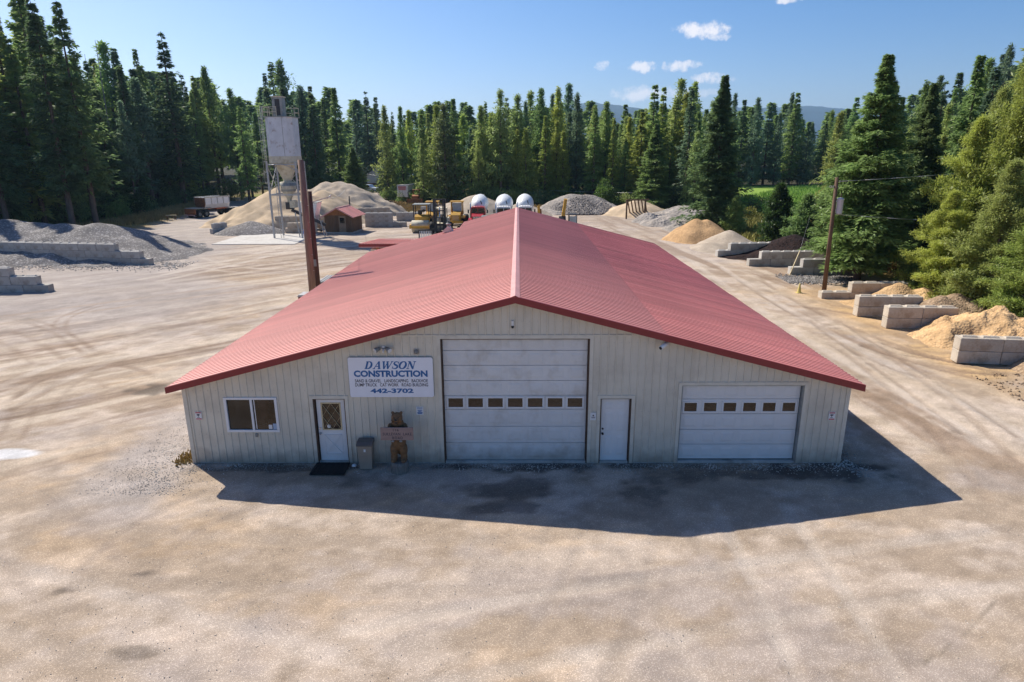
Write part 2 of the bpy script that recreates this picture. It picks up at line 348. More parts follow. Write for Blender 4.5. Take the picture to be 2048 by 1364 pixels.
col = lerp(col, OCH, ss(fbm(X * .35, Y * .5, 5, 8) + .6 * n3, .08, .28) * .38)
col = lerp(col, C3(.41, .345, .305), ss(fbm(X * .28 + 9, Y * .4, 5, 9) + .35 * n3, .03, .22) * .75)
# anisotropic sweep of traffic, left yard runs diagonally
u = (X + Y * .9) * .707; v_ = (X * .9 - Y) * .707
sw = fbm(u * .12, v_ * 1.3, 5, 5)
left = ss(-X, 8, 14) * ss(Y, 14, 22)
col = lerp(col, DIRT, ss(sw, .03, .20) * left * .75); col = lerp(col, C3(.62, .52, .42), ss(-sw, .03, .20) * left * .7)
sw2 = fbm(X * 1.1 + Y * .12, Y * .09, 5, 6); right = ss(X, 10, 12.5) * (1 - ss(X, 21, 24)) * ss(Y, 14, 22)
col = lerp(col, C3(.30, .21, .145), ss(sw2, .0, .18) * right * .8); col = lerp(col, C3(.60, .49, .38), ss(-sw2, .04, .26) * right * .6)
# grey gravel yard at the left and behind
g = ss(-X - .35 * (Y - 30) + 3 * n4 * 4, 12, 20) * ss(Y, 30, 40); g = np.maximum(g, ss(Y, 50, 70) * .35)
col = lerp(col, GREYG * (1 + .25 * n2[:, None]), g * .75)
# coarse gravel beside the left wall and in front of it
gw = (1 - ss(np.abs(X + 11.6), .7, 2.2)) * (1 - ss(Y, 19, 38)) * ss(Y, 14.5, 17); col = lerp(col, GREYG * 1.08, np.clip(gw + n2, 0, 1) * ss(gw, .02, .3) * .8)
# sandy bays on the right
sb = ss(X, 17.3, 20) * (1 - ss(Y, 44, 47)) * ss(Y, 22, 27); col = lerp(col, SAND * (1 + .2 * n2[:, None]), sb * np.clip(.75 + 1.4 * n2, 0, 1))
col = lerp(col, C3(.33, .24, .17), ss(X, 11, 16) * ss(Y, 26, 30) * (1 - ss(Y, 52, 60)) * ss(fbm(X * .5 + Y * .2, Y * .5, 5, 12), .02, .2) * .55)
# oil and damp stains on the apron
ap = np.zeros(len(X))
for (x, y, a, b, s) in ((-.4, 16.9, 1.5, .55, .6), (.7, 18.3, 1.6, .35, .75), (-2.6, 18.25, 1.2, .25, .8), (3.6, 17.4, 1.0, .9, .5), (6.8, 17.9, 2.2, .35, .6), (9.4, 18.0, 1.6, .5, .8),
                        (-.3, 15.9, .8, .35, .5), (9.9, 19.6, .5, 1.6, .6), (2.1, 18.3, 1.2, .25, .7), (-7.2, 18.2, 2.5, .18, .6), (5.2, 17.9, 1.4, .5, .55), (-7.5, 10.5, .5, .22, .5), (-14.9, 25.2, 1.0, .5, .6),
                        (-8.6, 12.9, .5, .12, .7), (-10.2, 12.3, .35, .12, .6), (-4.6, 17.6, .8, .5, .4)):
    dd = ((X - x) / a) ** 2 + ((Y - y) / b) ** 2 + 3.5 * n2 + 4.5 * n3; ap = np.maximum(ap, s * (1 - ss(dd, .1, 1.7)))
col = lerp(col, C3(.065, .055, .05), ap)
# white dusty patch and concrete wash-out slab tint
for (x, y, a, b, s) in ((-16.6, 19.2, .9, .35, .9), (-5., 20.8, 0, 0, 0)):
    if a: dd = ((X - x) / a) ** 2 + ((Y - y) / b) ** 2 + 2 * n2; col = lerp(col, C3(.72, .72, .74), s * (1 - ss(dd, .5, 1.3)))
n5 = fbm(X * 4.1, Y * 5.2, 3, 31); n6 = fbm(u * .9, v_ * 5., 4, 33); near = (1 - ss(Y, 34, 60))[:, None]
col = col * (1 + near * (.30 * n3[:, None] + .34 * n5[:, None] + .16 * n6[:, None]))
dz = .05 * n4 + .012 * n3 + .004 * n5 * near[:, 0]
# tyre tracks
def track(pts, gap=1.9, wd=.26, c=DIRT, amt=.5, depth=.012, single=False):
    global col, dz
    pts = np.array(pts, float); t = np.linspace(0, 1, len(pts)); tt = np.linspace(0, 1, 60)
    # smooth polyline
    if len(pts) > 2:
        k = len(pts); cx = np.polyfit(t, pts[:, 0], min(3, k - 1)); cy = np.polyfit(t, pts[:, 1], min(3, k - 1)); P = np.stack([np.polyval(cx, tt), np.polyval(cy, tt)], 1)
    else: P = pts[0] + (pts[1] - pts[0]) * tt[:, None]
    T = np.gradient(P, axis=0); T /= np.linalg.norm(T, axis=1)[:, None]; Nn = np.stack([-T[:, 1], T[:, 0]], 1)
    for off in ((0,) if single else (-gap / 2, gap / 2)):
        Q = P + Nn * off; mn = Q.min(0) - 1; mxx = Q.max(0) + 1
        idx = np.where((X > mn[0]) & (X < mxx[0]) & (Y > mn[1]) & (Y < mxx[1]))[0]
        if not len(idx): continue
        x = X[idx]; y = Y[idx]; best = np.full(len(idx), 9.)
        for a, b in zip(Q, Q[1:]):
            d = b - a; l2 = (d ** 2).sum() + 1e-9; k = np.clip(((x - a[0]) * d[0] + (y - a[1]) * d[1]) / l2, 0, 1)
            best = np.minimum(best, np.hypot(x - a[0] - k * d[0], y - a[1] - k * d[1]))
        wv = wd * (1 + .0 * best); f = (1 - ss(best, wv * .35, wv * .75)) * amt * np.clip(.8 + 2.2 * n2[idx], .15, 1.2)
        col[idx] = col[idx] * (1 - f[:, None]) + c * f[:, None]; dz[idx] -= depth * f / max(amt, .01)
        rim = np.exp(-((best - wv * .8) / (wv * .35)) ** 2); dz[idx] += depth * .6 * rim
LT = C3(.62, .54, .47)
def gp(*p): return [tuple(G(a, b)[:2]) for a, b in p]
track(gp((0, 632), (60, 642), (120, 665), (175, 705)), c=DIRT, amt=.55, gap=.5, wd=.16)
track(gp((0, 668), (50, 690), (95, 722)), c=DIRT, amt=.4, gap=1.2)
track(gp((200, 610), (125, 640), (130, 670), (185, 705)), c=DIRT, amt=.45, gap=.6, wd=.16)
track(gp((0, 800), (80, 770), (180, 745), (260, 765)), c=DIRT, amt=.5, gap=1.8, wd=.3)
track(gp((0, 820), (60, 790), (95, 765)), c=DIRT, amt=.6, gap=.9, wd=.3)
track(gp((20, 880), (35, 850), (50, 815)), c=DIRT, amt=.5, gap=.7, wd=.2)
track(gp((300, 765), (140, 810), (0, 830)), c=DIRT, amt=.5, gap=.9, wd=.25)
track(gp((120, 570), (330, 540), (620, 520)), c=LT, amt=.4, gap=2)
track(gp((600, 560), (300, 600), (0, 640)), c=C3(.40, .29, .20), amt=.35, gap=2.2, wd=.5)
track(gp((640, 590), (380, 650), (130, 740), (0, 790)), c=LT, amt=.35, gap=2.2, wd=.5)
track(gp((430, 425), (360, 480), (420, 530), (620, 540)), c=LT, amt=.5, gap=2, wd=.5)
track(gp((780, 395), (730, 440), (560, 500), (300, 560)), c=LT, amt=.5, gap=2, wd=.6)
track(gp((1500, 1010), (1600, 1180), (1700, 1364)), c=LT, amt=.45, gap=1.9, wd=.32)
track(gp((1180, 930), (1300, 1060), (1500, 1364)), c=LT, amt=.12, gap=1.9, wd=.3)
track(gp((2048, 1200), (1980, 1290), (1880, 1364)), c=C3(.28, .23, .18), amt=.75, gap=.85, wd=.05, depth=.004)
track(gp((640, 1390), (400, 1310), (0, 1190)), c=C3(.62, .55, .5), amt=.25, gap=1.7, wd=.4)
track(gp((2048, 700), (1800, 640), (1620, 610)), c=DIRT, amt=.45, gap=1.6, wd=.4)
track(gp((2048, 760), (1850, 720), (1640, 640), (1500, 560)), c=DIRT, amt=.5, gap=1.6, wd=.35)
track(gp((2048, 905), (1800, 760), (1600, 650), (1400, 520)), c=LT, amt=.45, gap=1.8, wd=.5)
track(gp((2048, 1010), (1850, 800), (1700, 690)), c=DIRT, amt=.35, gap=1.8, wd=.3)
track(gp((1750, 690), (1900, 730), (2048, 740)), c=DIRT, amt=.6, gap=1.3, wd=.4, depth=.05)
track(gp((0, 1080), (600, 1130), (1300, 1110), (2048, 1010)), c=C3(.40, .33, .27), amt=.28, gap=1.9, wd=.42)
track(gp((2048, 1110), (1400, 1200), (700, 1330)), c=LT, amt=.3, gap=1.9, wd=.35)
track(gp((1100, 1364), (1220, 1150), (1240, 1000)), c=C3(.40, .33, .27), amt=.25, gap=1.8, wd=.3)
track(gp((300, 1364), (180, 1180), (0, 1010)), c=C3(.36, .29, .24), amt=.3, gap=1.8, wd=.3)
track(gp((640, 960), (460, 1000), (300, 1080), (240, 1190)), c=C3(.36, .29, .24), amt=.3, gap=1.8, wd=.28)
for q_ in (((60, 815), (110, 770), (170, 745)), ((2048, 640), (1900, 700), (1780, 690)), ((1650, 640), (1780, 720), (1960, 760)), ((1980, 870), (1840, 770), (1720, 690))):
    track(gp(*q_), c=C3(.24, .175, .13), amt=.45, gap=1.7, wd=.2, depth=.02)
# off the yard: dry grass, green field, forest floor, gravel roads
def poly_mask(poly, soft=2.5):
    inside = np.zeros(len(X), bool); dist = np.full(len(X), 1e9); P = np.array(poly, float)
    for a, b in zip(P, np.roll(P, -1, 0)):
        c = ((a[1] > Y) != (b[1] > Y)) & (X < (b[0] - a[0]) * (Y - a[1]) / (b[1] - a[1] + 1e-12) + a[0]); inside ^= c
        d = b - a; k = np.clip(((X - a[0]) * d[0] + (Y - a[1]) * d[1]) / (d @ d), 0, 1)
        dist = np.minimum(dist, np.hypot(X - a[0] - k * d[0], Y - a[1] - k * d[1]))
    sd = np.where(inside, dist, -dist); return ss(sd + 4 * n1 + 2 * n2, -soft / 2, soft / 2)
YARD = [(-300, -300), (300, -300), (40, 20), (29, 28), (27, 36), (26.5, 45), (28, 52), (29, 60), (26, 67), (23, 78), (26, 100), (24, 110), (6, 116), (-8, 118), (-18, 108), (-24, 106), (-25, 125), (-25, 150), (-29, 180), (-37, 180), (-35, 150), (-36, 128), (-40, 116), (-44, 112),
        (-49, 128), (-60, 148), (-66, 146), (-56, 118), (-52, 100), (-50, 86), (-56, 76), (-62, 60), (-75, 30), (-300, 30)]
ym = poly_mask(YARD)
off = lerp(np.tile(DRY, (len(X), 1)), GREEN, ss(n1 + .4 * n2, -.1, .3) * .6)
fm = poly_mask([(34, 92), (47, 98), (66, 130), (120, 186), (60, 190), (48, 150), (40, 120)], 4)
off = lerp(off, C3(.24, .37, .065) * (1 + .5 * n2[:, None]), fm)
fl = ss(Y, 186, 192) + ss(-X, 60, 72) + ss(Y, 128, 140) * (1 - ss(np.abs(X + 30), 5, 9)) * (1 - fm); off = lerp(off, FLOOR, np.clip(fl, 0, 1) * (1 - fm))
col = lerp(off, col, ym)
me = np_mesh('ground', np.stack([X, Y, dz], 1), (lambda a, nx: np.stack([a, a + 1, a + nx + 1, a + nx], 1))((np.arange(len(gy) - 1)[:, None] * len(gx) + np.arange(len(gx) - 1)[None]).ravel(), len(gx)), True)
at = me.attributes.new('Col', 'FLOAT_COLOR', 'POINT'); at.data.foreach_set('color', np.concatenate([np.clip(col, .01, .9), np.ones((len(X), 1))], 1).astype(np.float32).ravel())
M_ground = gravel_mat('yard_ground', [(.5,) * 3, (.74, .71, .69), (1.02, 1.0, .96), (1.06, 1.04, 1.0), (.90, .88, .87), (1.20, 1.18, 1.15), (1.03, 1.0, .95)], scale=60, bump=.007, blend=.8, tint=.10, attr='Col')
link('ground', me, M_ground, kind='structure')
del GX, GY

# far mountains
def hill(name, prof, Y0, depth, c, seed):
    m = mat(name + '_forest_air_blue', c, .95, var=.35, vs=.012)  # forest colour shifted to blue, the distant haze put into it
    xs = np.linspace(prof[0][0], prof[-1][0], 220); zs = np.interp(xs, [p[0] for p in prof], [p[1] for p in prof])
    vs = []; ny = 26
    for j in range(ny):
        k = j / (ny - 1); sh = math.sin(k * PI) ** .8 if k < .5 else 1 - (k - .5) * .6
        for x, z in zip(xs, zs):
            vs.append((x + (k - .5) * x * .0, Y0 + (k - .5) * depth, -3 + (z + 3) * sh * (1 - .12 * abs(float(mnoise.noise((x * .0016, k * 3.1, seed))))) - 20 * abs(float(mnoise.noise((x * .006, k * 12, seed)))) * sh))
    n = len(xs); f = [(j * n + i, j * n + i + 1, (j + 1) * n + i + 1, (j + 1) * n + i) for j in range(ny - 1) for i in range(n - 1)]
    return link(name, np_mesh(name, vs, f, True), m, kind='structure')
def hp(pts, Y): return [(H(x, y, Y).x, H(x, y, Y).z) for x, y in pts]
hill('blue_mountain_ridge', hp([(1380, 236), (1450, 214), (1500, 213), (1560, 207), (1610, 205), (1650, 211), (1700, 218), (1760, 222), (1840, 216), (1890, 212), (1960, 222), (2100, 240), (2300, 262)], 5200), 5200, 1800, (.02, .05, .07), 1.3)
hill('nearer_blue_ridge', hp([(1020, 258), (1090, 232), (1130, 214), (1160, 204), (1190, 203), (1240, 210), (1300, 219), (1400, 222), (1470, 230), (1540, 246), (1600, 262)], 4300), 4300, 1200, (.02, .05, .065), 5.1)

# ------------------------------------------------------------------ the workshop
BY = 18.52; XL, XR = -10.24, 9.98; EL, ER = -10.59, 10.26; RX, RZ, SL = -.10, 5.41, .262; RF, RB, RBL = 18.17, 48.85, 45.3
def rz_(x): return RZ - SL * abs(x - RX)
shop = thing('workshop_building', 'long cream metal workshop with a red ribbed gable roof and white garage doors', 'building', (0, BY, 0))
Y0 = -BY   # parts are local to the front wall line
RIB = .2286
OPEN = [(-9.02, -7.46, 1.11, 2.20), (-6.32, -5.33, 0, 2.18), (-2.34, 2.12, 0, 4.08), (2.49, 3.44, 0, 2.18), (4.94, 8.64, 0, 2.60)]
def rib_profile(a, b, x0=XL, h=.028, base=.026, top=.014):
    pts = [(a, 0.)]
    k = math.floor((a - x0) / RIB)
    while x0 + k * RIB < b + RIB:
        c = x0 + k * RIB + RIB / 2
        for dx, hh in ((-base, 0), (-top, h), (top, h), (base, 0)):
            if a < c + dx < b: pts.append((c + dx, hh))
        # two faint minor ribs
        k += 1
    def ev(x):
        k = round((x - x0 - RIB / 2) / RIB); d = abs(x - (x0 + RIB / 2 + k * RIB))
        return h if d <= top else (0 if d >= base else h * (base - d) / (base - top))
    pts[0] = (a, ev(a)); pts.append((b, ev(b))); return pts
def siding(mb, a, b, zlo, zhi, yoff=0.):
    p = rib_profile(a, b); vs = []; 
    for x, h in p: vs.append((x, -h + yoff, zlo)); vs.append((x, -h + yoff, zhi(x) if callable(zhi) else zhi))
    mb.add(vs, [(2 * i, 2 * i + 2, 2 * i + 3, 2 * i + 1) for i in range(len(p) - 1)])
top = lambda x: rz_(x) - .10
k = 0; x = XL
while x < XR - .01:
    a, b = x + .001, min(x + 4 * RIB, XR); cuts = sorted({a, b, *[c for o in OPEN for c in o[:2] if a < c < b]}); mb = MB(); mb2 = MB()
    for p, q in zip(cuts, cuts[1:]):
        mid = (p + q) / 2; op = [o for o in OPEN if o[0] < mid < o[1]]
        if RX > p and RX < q: segs = [(p, RX), (RX, q)]
        else: segs = [(p, q)]
        for s0, s1 in segs:
            if op:
                if op[0][2] > 0: siding(mb2, s0, s1, 0.03, op[0][2])
                siding(mb, s0, s1, op[0][3], top)
            else: siding(mb, s0, s1, 0.03, top)
    mb.build('wall_panel', M_siding, shop); x += 4 * RIB
    if mb2.v: mb2.build('wall_panel', M_siding, shop)
# screws
mb = MB()
for zr in (.35, 1.0, 1.75, 2.45, 3.2, 3.95, 4.6):
    k = 0
    while XL + k * RIB < XR:
        c = XL + k * RIB + .05
        if zr < top(c) - .1 and not any(o[0] < c < o[1] and o[2] - .02 < zr < o[3] + .02 for o in OPEN): mb.box(c - .008, c + .008, -.008, 0, zr - .008, zr + .008)
        k += 1
mb.build('screw', M_steel, shop, kind='stuff')
# wall lap trim over the large door, corner trims, base
MB().box(-4.6, 3.4, -.030, -.002, 4.165, 4.20).build('drip_trim', M_trimc, shop)
for xx in (XL, XR): MB().box(xx - .06, xx + .06, -.028, .10, 0, top(xx) - .02).build('corner_trim', M_trimc, shop)
MB().box(XL + .02, XR - .02, .01, .12, -.1, .06).build('foundation_strip', M_conc, shop)
# side, back walls and the missing rear left corner
def wall_side(xx, y0, y1, zt, sgn):
    y = y0
    while y < y1 - .01:
        mb = MB(); p = rib_profile(y, min(y + 4 * RIB, y1), 0); vs = []
        for yy, h in p: vs.append((xx + sgn * h, yy, .02)); vs.append((xx + sgn * h, yy, zt))
        mb.add(vs, [(2 * i, 2 * i + 2, 2 * i + 3, 2 * i + 1) for i in range(len(p) - 1)]); mb.build('wall_panel', M_siding, shop); y += 4 * RIB
wall_side(XL, .12, RBL - .3 - BY, top(XL), -1); wall_side(XR, .12, RB - .3 - BY, top(XR), 1); wall_side(-4.0, RBL - .3 - BY, RB - .3 - BY, top(-4.0), -1)
mb = MB(); q = RB - .3 - BY; mb.add([(-4, q, 0), (XR, q, 0), (XR, q, top(XR)), (RX, q, top(RX)), (-4, q, top(-4))], [(0, 1, 2, 3, 4)])
q2 = RBL - .3 - BY; mb.add([(XL, q2, 0), (-4, q2, 0), (-4, q2, top(-4)), (XL, q2, top(XL))], [(0, 1, 2, 3)]); mb.build('rear_wall', M_siding, shop)
# roof
def deck(name, xa, xb, ya, yb):  # hidden slab added under the roof panels to block light
    m = MB(); m.add([(xa, ya, rz_(xa) - .02), (xb, ya, rz_(xb) - .02), (xb, yb, rz_(xb) - .02), (xa, yb, rz_(xa) - .02), (xa, ya, rz_(xa) - .10), (xb, ya, rz_(xb) - .10), (xb, yb, rz_(xb) - .10), (xa, yb, rz_(xa) - .10)],
          [(0, 1, 2, 3), (7, 6, 5, 4), (0, 4, 5, 1), (1, 5, 6, 2), (2, 6, 7, 3), (3, 7, 4, 0)]); m.build(name, M_fascia, shop)
deck('roof_light_block', EL + .04, RX, RF + .02 - BY, RBL - .02 - BY); deck('roof_light_block', RX, ER - .04, RF + .02 - BY, RB - .02 - BY); deck('roof_light_block', -4.05, RX, RBL - BY, RB - .02 - BY)
def roof_panel(x_up, x_dn, n, m, lift=0.):
    mb = MB(); cuts = []
    for k in range(n):
        c = RIB * k + RIB / 2
        cuts += [(c - .030, 0), (c - .014, .022), (c + .014, .022), (c + .030, 0)]
    cuts = [(0.0, 0)] + cuts + [(RIB * n - .0015, 0)]
    vs = []
    for y, h in cuts:
        for xx in (x_up, x_dn): vs.append((xx, y, rz_(xx) + h + lift))
    mb.add(vs, [(2 * i, 2 * i + 2, 2 * i + 3, 2 * i + 1) for i in range(len(cuts) - 1)]); return mb.mesh('roof_panel')
pl = roof_panel(RX - .02, EL, 4, M_roof); pls = roof_panel(RX - .02, -4.1, 4, M_roof)
SEAM = 4.2
pr1 = roof_panel(RX + .02, SEAM + .15, 4, M_roof, .004); pr2 = roof_panel(SEAM, ER + .07, 4, M_roof2)
y = RF; i = 0
while y < RB - .05:
    m = pl if y < RBL - .3 else pls
    link('roof_panel', m, M_roof, shop, (0, y - BY, 0)); link('roof_panel', pr1, M_roof, shop, (0, y - BY, 0))
    o = link('roof_panel', pr2, M_roof2, shop, (random.uniform(-.015, .015), y - BY, 0))
    y += 4 * RIB
# ridge cap pieces
y = RF - .01; q = RB + .3
while y < q - .1:
    e = min(y + 3.05, q); mb = MB()
    mb.add([(RX - .14, y, rz_(RX - .14) + .034), (RX, y, RZ + .052), (RX + .14, y, rz_(RX + .2) + .034), (RX + .14, y, rz_(RX + .2) + .020),
            (RX - .14, e + .04, rz_(RX - .14) + .030), (RX, e + .04, RZ + .048), (RX + .14, e + .04, rz_(RX + .2) + .030), (RX - .14, y, rz_(RX - .2) + .020)],
           [(0, 1, 5, 4), (1, 2, 6, 5)])
    o = mb.build('ridge_cap', M_cap, shop, (0, -BY, 0)); y = e
# rake and eave trim
def slope_trim(name, xa, xb, yy, h=.20):
    m = MB(); za, zb = rz_(xa), rz_(xb); n = 14; t = .045
    m.add([(xa, yy - t, za + .03), (xb, yy - t, zb + .03), (xb, yy - t, zb + .03 - h), (xa, yy - t, za + .03 - h), (xa, yy, za + .03), (xb, yy, zb + .03), (xb, yy, zb + .03 - h), (xa, yy, za + .03 - h)],
          [(0, 3, 2, 1), (4, 5, 6, 7), (0, 1, 5, 4), (3, 7, 6, 2), (0, 4, 7, 3), (1, 2, 6, 5)]); m.build(name, M_fascia, shop, (0, -BY, 0))
slope_trim('rake_trim', EL, RX, RF); slope_trim('rake_trim', RX, ER, RF)
slope_trim('rake_trim', RX, ER, RB + .35); slope_trim('rake_trim', -4.1, RX, RB + .35)
for xa, y0, y1 in ((EL, RF, RBL), (ER, RF, RB)):
    MB().box(xa - .02, xa + .02, y0 + .01, y1, rz_(xa) - .17, rz_(xa) - .004).build('eave_trim', M_fascia, shop, (0, -BY, 0))
# roof vent and its flashing
v = thing('roof_vent', 'small grey plumbing vent with cloth-like flashing near the back left edge of the red roof', 'vent', (-4.75, 44.4, rz_(-4.75)))
MB().lathe([(.0, .62), (.16, .60), (.17, .5), (.08, .46), (.09, .02), (.30, 0.0)], 14).build('pipe_cap', M_grey, v)
MB().prism([(-.45, .02), (.35, .02), (.12, .38), (-.05, .42)], -.28, .28, 'y').build('flashing', M_steel, v)

# garage doors
def raised(mb, x0, x1, z0, z1, y):
    i = .035
    mb.add([(x0, y, z0), (x1, y, z0), (x1, y, z1), (x0, y, z1), (x0 + i, y - .009, z0 + i), (x1 - i, y - .009, z0 + i), (x1 - i, y - .009, z1 - i), (x0 + i, y - .009, z1 - i)],
           [(4, 5, 6, 7), (0, 1, 5, 4), (1, 2, 6, 5), (2, 3, 7, 6), (3, 0, 4, 7)])
    j = i + .03; y2 = y - .009
    mb.add([(x0 + j, y2 - .004, z0 + j), (x1 - j, y2 - .004, z0 + j), (x1 - j, y2 - .004, z1 - j), (x0 + j, y2 - .004, z1 - j), (x0 + i + .005, y2 + .0005, z0 + i + .005), (x1 - i - .005, y2 + .0005, z0 + i + .005), (x1 - i - .005, y2 + .0005, z1 - i - .005), (x0 + i + .005, y2 + .0005, z1 - i - .005)],
           [(0, 1, 2, 3), (4, 5, 1, 0), (5, 6, 2, 1), (6, 7, 3, 2), (7, 4, 0, 3)])
def garage(x0, x1, ztop, zs, winrow, wx, wz, ncol, clean):
    g = bpy.data.objects.new('garage_door', None); COL.objects.link(g); g.parent = shop; g.location = (0, .13, 0)
    mt = M_white if not clean else M_whitec2
    xa, xb = x0 + .05, x1 - .05
    for i, (za, zb) in enumerate(zip(zs, zs[1:])):
        mb = MB(); mb.box(xa, xb, 0, .045, za + .006, zb - .006, b=.004); m = (xb - xa) / ncol
        if i != winrow:
            for c in range(ncol): raised(mb, xa + m * c + .09, xa + m * (c + 1) - .09, za + .09, zb - .09, -.0005)
        mb.build('door_section', mt, g)
    za, zb = zs[winrow], zs[winrow + 1]
    for (a, b) in wx:
        c, d = wz; t = .05; mb = MB()
        for bx in ((a - t, b + t, d, d + t), (a - t, b + t, c - t, c), (a - t, a, c, d), (b, b + t, c, d)): mb.box(bx[0], bx[1], -.022, -.001, bx[2], bx[3], b=.004)
        mb.build('window_frame', M_whitec, g); pn = MB().box(a - (a + b) / 2, b - (a + b) / 2, -.0025, .0025, c - (c + d) / 2, d - (c + d) / 2).build('window_pane', M_glassb, g, ((a + b) / 2, -.005, (c + d) / 2)); pn.rotation_euler = (R(random.uniform(-.5, .5)), 0, R(random.uniform(-.5, .5)))
    return g
M_whitec2 = mat('cleaner_white_door_paint', (.70, .695, .69), .5, var=.04, vs=2)
p = 1.5 + 1.72; cx0, pitch, ww = -1.945, .6565, .46
garage(-2.34, 2.12, 4.08, [.06, .64, 1.20, 1.77, 2.23, 2.71, 3.20, 3.67, 4.10], 3, [(cx0 + pitch * i - ww / 2 + .0, cx0 + pitch * i + ww / 2) for i in range(7)] and [(-2.17 + .02 + pitch * i * .958 - .0 + .0, -1.71 + .0 + pitch * i * .958) for i in range(0)] or
       [(-2.17 + (1.5 + 2.17) / 6 * i, -1.72 + (1.5 + 2.17) / 6 * i) for i in range(7)], (1.85, 2.14), 7, False)
garage(4.94, 8.64, 2.60, [.09, .59, 1.09, 1.61, 2.10, 2.62], 3, [(5.09 + (8.10 - 5.09) / 5 * i, 5.47 + (8.10 - 5.09) / 5 * i) for i in range(6)], (1.70, 1.98), 6, True)
# jamb trims and dark reveals
def reveal(x0, x1, z1, mt, dep=.13, left_dark=True):
    mb = MB()
    for a, b in ((x0 - .10, x0), (x1, x1 + .10)): mb.box(a, b, -.034, .0, .01, z1 + .10)
    mb.box(x0, x1, -.034, 0, z1, z1 + .10); mb.build('door_trim', M_trimc, shop)
    mb = MB()
    for a, b in ((x0 - .02, x0 + .035), (x1 - .035, x1 + .02)): mb.box(a, b, .0015, .19, .005, z1)
    mb.box(x0 + .035, x1 - .035, .0015, .19, z1 - .03, z1 + .02); mb.build('door_jamb', mt, shop)
    MB().box(x0 + .036, x1 - .036, .0, .30, -.05, .055).build('threshold', M_conc, shop)
reveal(-2.34, 2.12, 4.08, M_brown); reveal(4.94, 8.64, 2.60, M_grey); reveal(-6.32, -5.33, 2.18, M_brown); reveal(2.49, 3.44, 2.18, M_brown)
# entrance door with lattice light
d = bpy.data.objects.new('entrance_door', None); COL.objects.link(d); d.parent = shop; d.location = (0, .09, 0); d['label'] = 'white door with a tan diamond lattice window'
x0, x1 = -6.25, -5.37; wx0, wx1, wz0, wz1 = -6.09, -5.53, 1.13, 1.99
mb = MB(); mb.box(x0, x1, 0, .045, .07, wz0); mb.box(x0, x1, 0, .045, wz1, 2.15); mb.box(x0, wx0, 0, .045, wz0, wz1); mb.box(wx1, x1, 0, .045, wz0, wz1)
mb.build('door_leaf', M_whitec, d)
MB().box(wx0, wx1, .015, .02, wz0, wz1).build('window_pane', M_glassb, d)
mb = MB()
for bx in ((wx0 - .03, wx1 + .03, wz1 - .01, wz1 + .03), (wx0 - .03, wx1 + .03, wz0 - .03, wz0 + .01), (wx0 - .03, wx0 + .01, wz0, wz1), (wx1 - .01, wx1 + .03, wz0, wz1)): mb.box(bx[0], bx[1], -.012, -.001, bx[2], bx[3])
def clipseg(cx, cz, sgn):
    # diagonal line through (cx, cz) within the window box
    k = sgn * (wz1 - wz0) / 2 / ((wx1 - wx0) / 2) * 1.0; pts = []
    for xx in (wx0, wx1):
        z = cz + k * (xx - cx)
        if wz0 <= z <= wz1: pts.append((xx, z))
    for z in (wz0, wz1):
        xx = cx + (z - cz) / k
        if wx0 <= xx <= wx1: pts.append((xx, z))
    pts = sorted(set((round(a, 4), round(b, 4)) for a, b in pts)); return pts
wc = (wx0 + wx1) / 2; hc = (wz0 + wz1) / 2; hw = (wx1 - wx0) / 2
for sgn in (1, -1):
    for off in (-hw, 0, hw) if False else (-hw / 1., 0 * hw + hw * 0, hw):
        pass
for i, (a, b) in enumerate((((wx0, wz0), (wc + hw * .5 + 0, wz1)), ((wx0, hc), (wc - 0, wz1)), ((wc - hw * .5, wz0), (wx1, wz1)), ((wc, wz0), (wx1, hc)),
               ((wx0, wz1), (wc + hw * .5, wz0)), ((wx0, hc), (wc, wz0)), ((wc - hw * .5, wz1), (wx1, wz0)), ((wc, wz1), (wx1, hc)))):
    if i in (0, 4, 2, 6): continue
    mb.bar((a[0], -.004 - (i > 3) * .004, a[1]), (b[0], -.004 - (i > 3) * .004, b[1]), .022, .006)
mb.bar((wx0, -.004, wz0), (wx1, -.004, wz1), .022, .006); mb.bar((wx0, -.009, wz1), (wx1, -.009, wz0), .022, .006)
mb.build('lattice', M_tan, d)
mb = MB()      # crossbuck mouldings
for a, b in (((-6.08, .95), (-5.54, .95)), ((-6.08, .30), (-5.54, .30)), ((-6.08, .30), (-6.08, .95)), ((-5.54, .30), (-5.54, .95)), ((-6.08, .30), (-5.54, .95)), ((-6.08, .95), (-5.54, .30))):
    mb.bar((a[0], -.004, a[1]), (b[0], -.004, b[1]), .035, .012)
mb.build('moulding', M_whitec, d)
mb = MB(); mb.lathe([(0, -.075), (.03, -.07), (.036, -.045), (.02, -.02), (.034, -.005), (.034, 0)], 12, Matrix.Translation((-6.19, 0, 1.0)) @ Matrix.Rotation(-PI / 2, 4, 'X') @ Matrix.Scale(-1, 4, (0, 0, 1)) if False else Matrix.Translation((-6.19, 0, 1.0)) @ Matrix.Rotation(-PI / 2, 4, 'X'))
mb.build('door_knob', M_chrome, d); MB().cyl((-6.19, -.03, 1.16), (-6.19, 0, 1.16), .028).build('deadbolt', M_chrome, d)
MB().cyl((-5.92, .008, 1.22), (-5.92, .013, 1.22), .06, n=16).build('round_sticker', M_whitec, d)
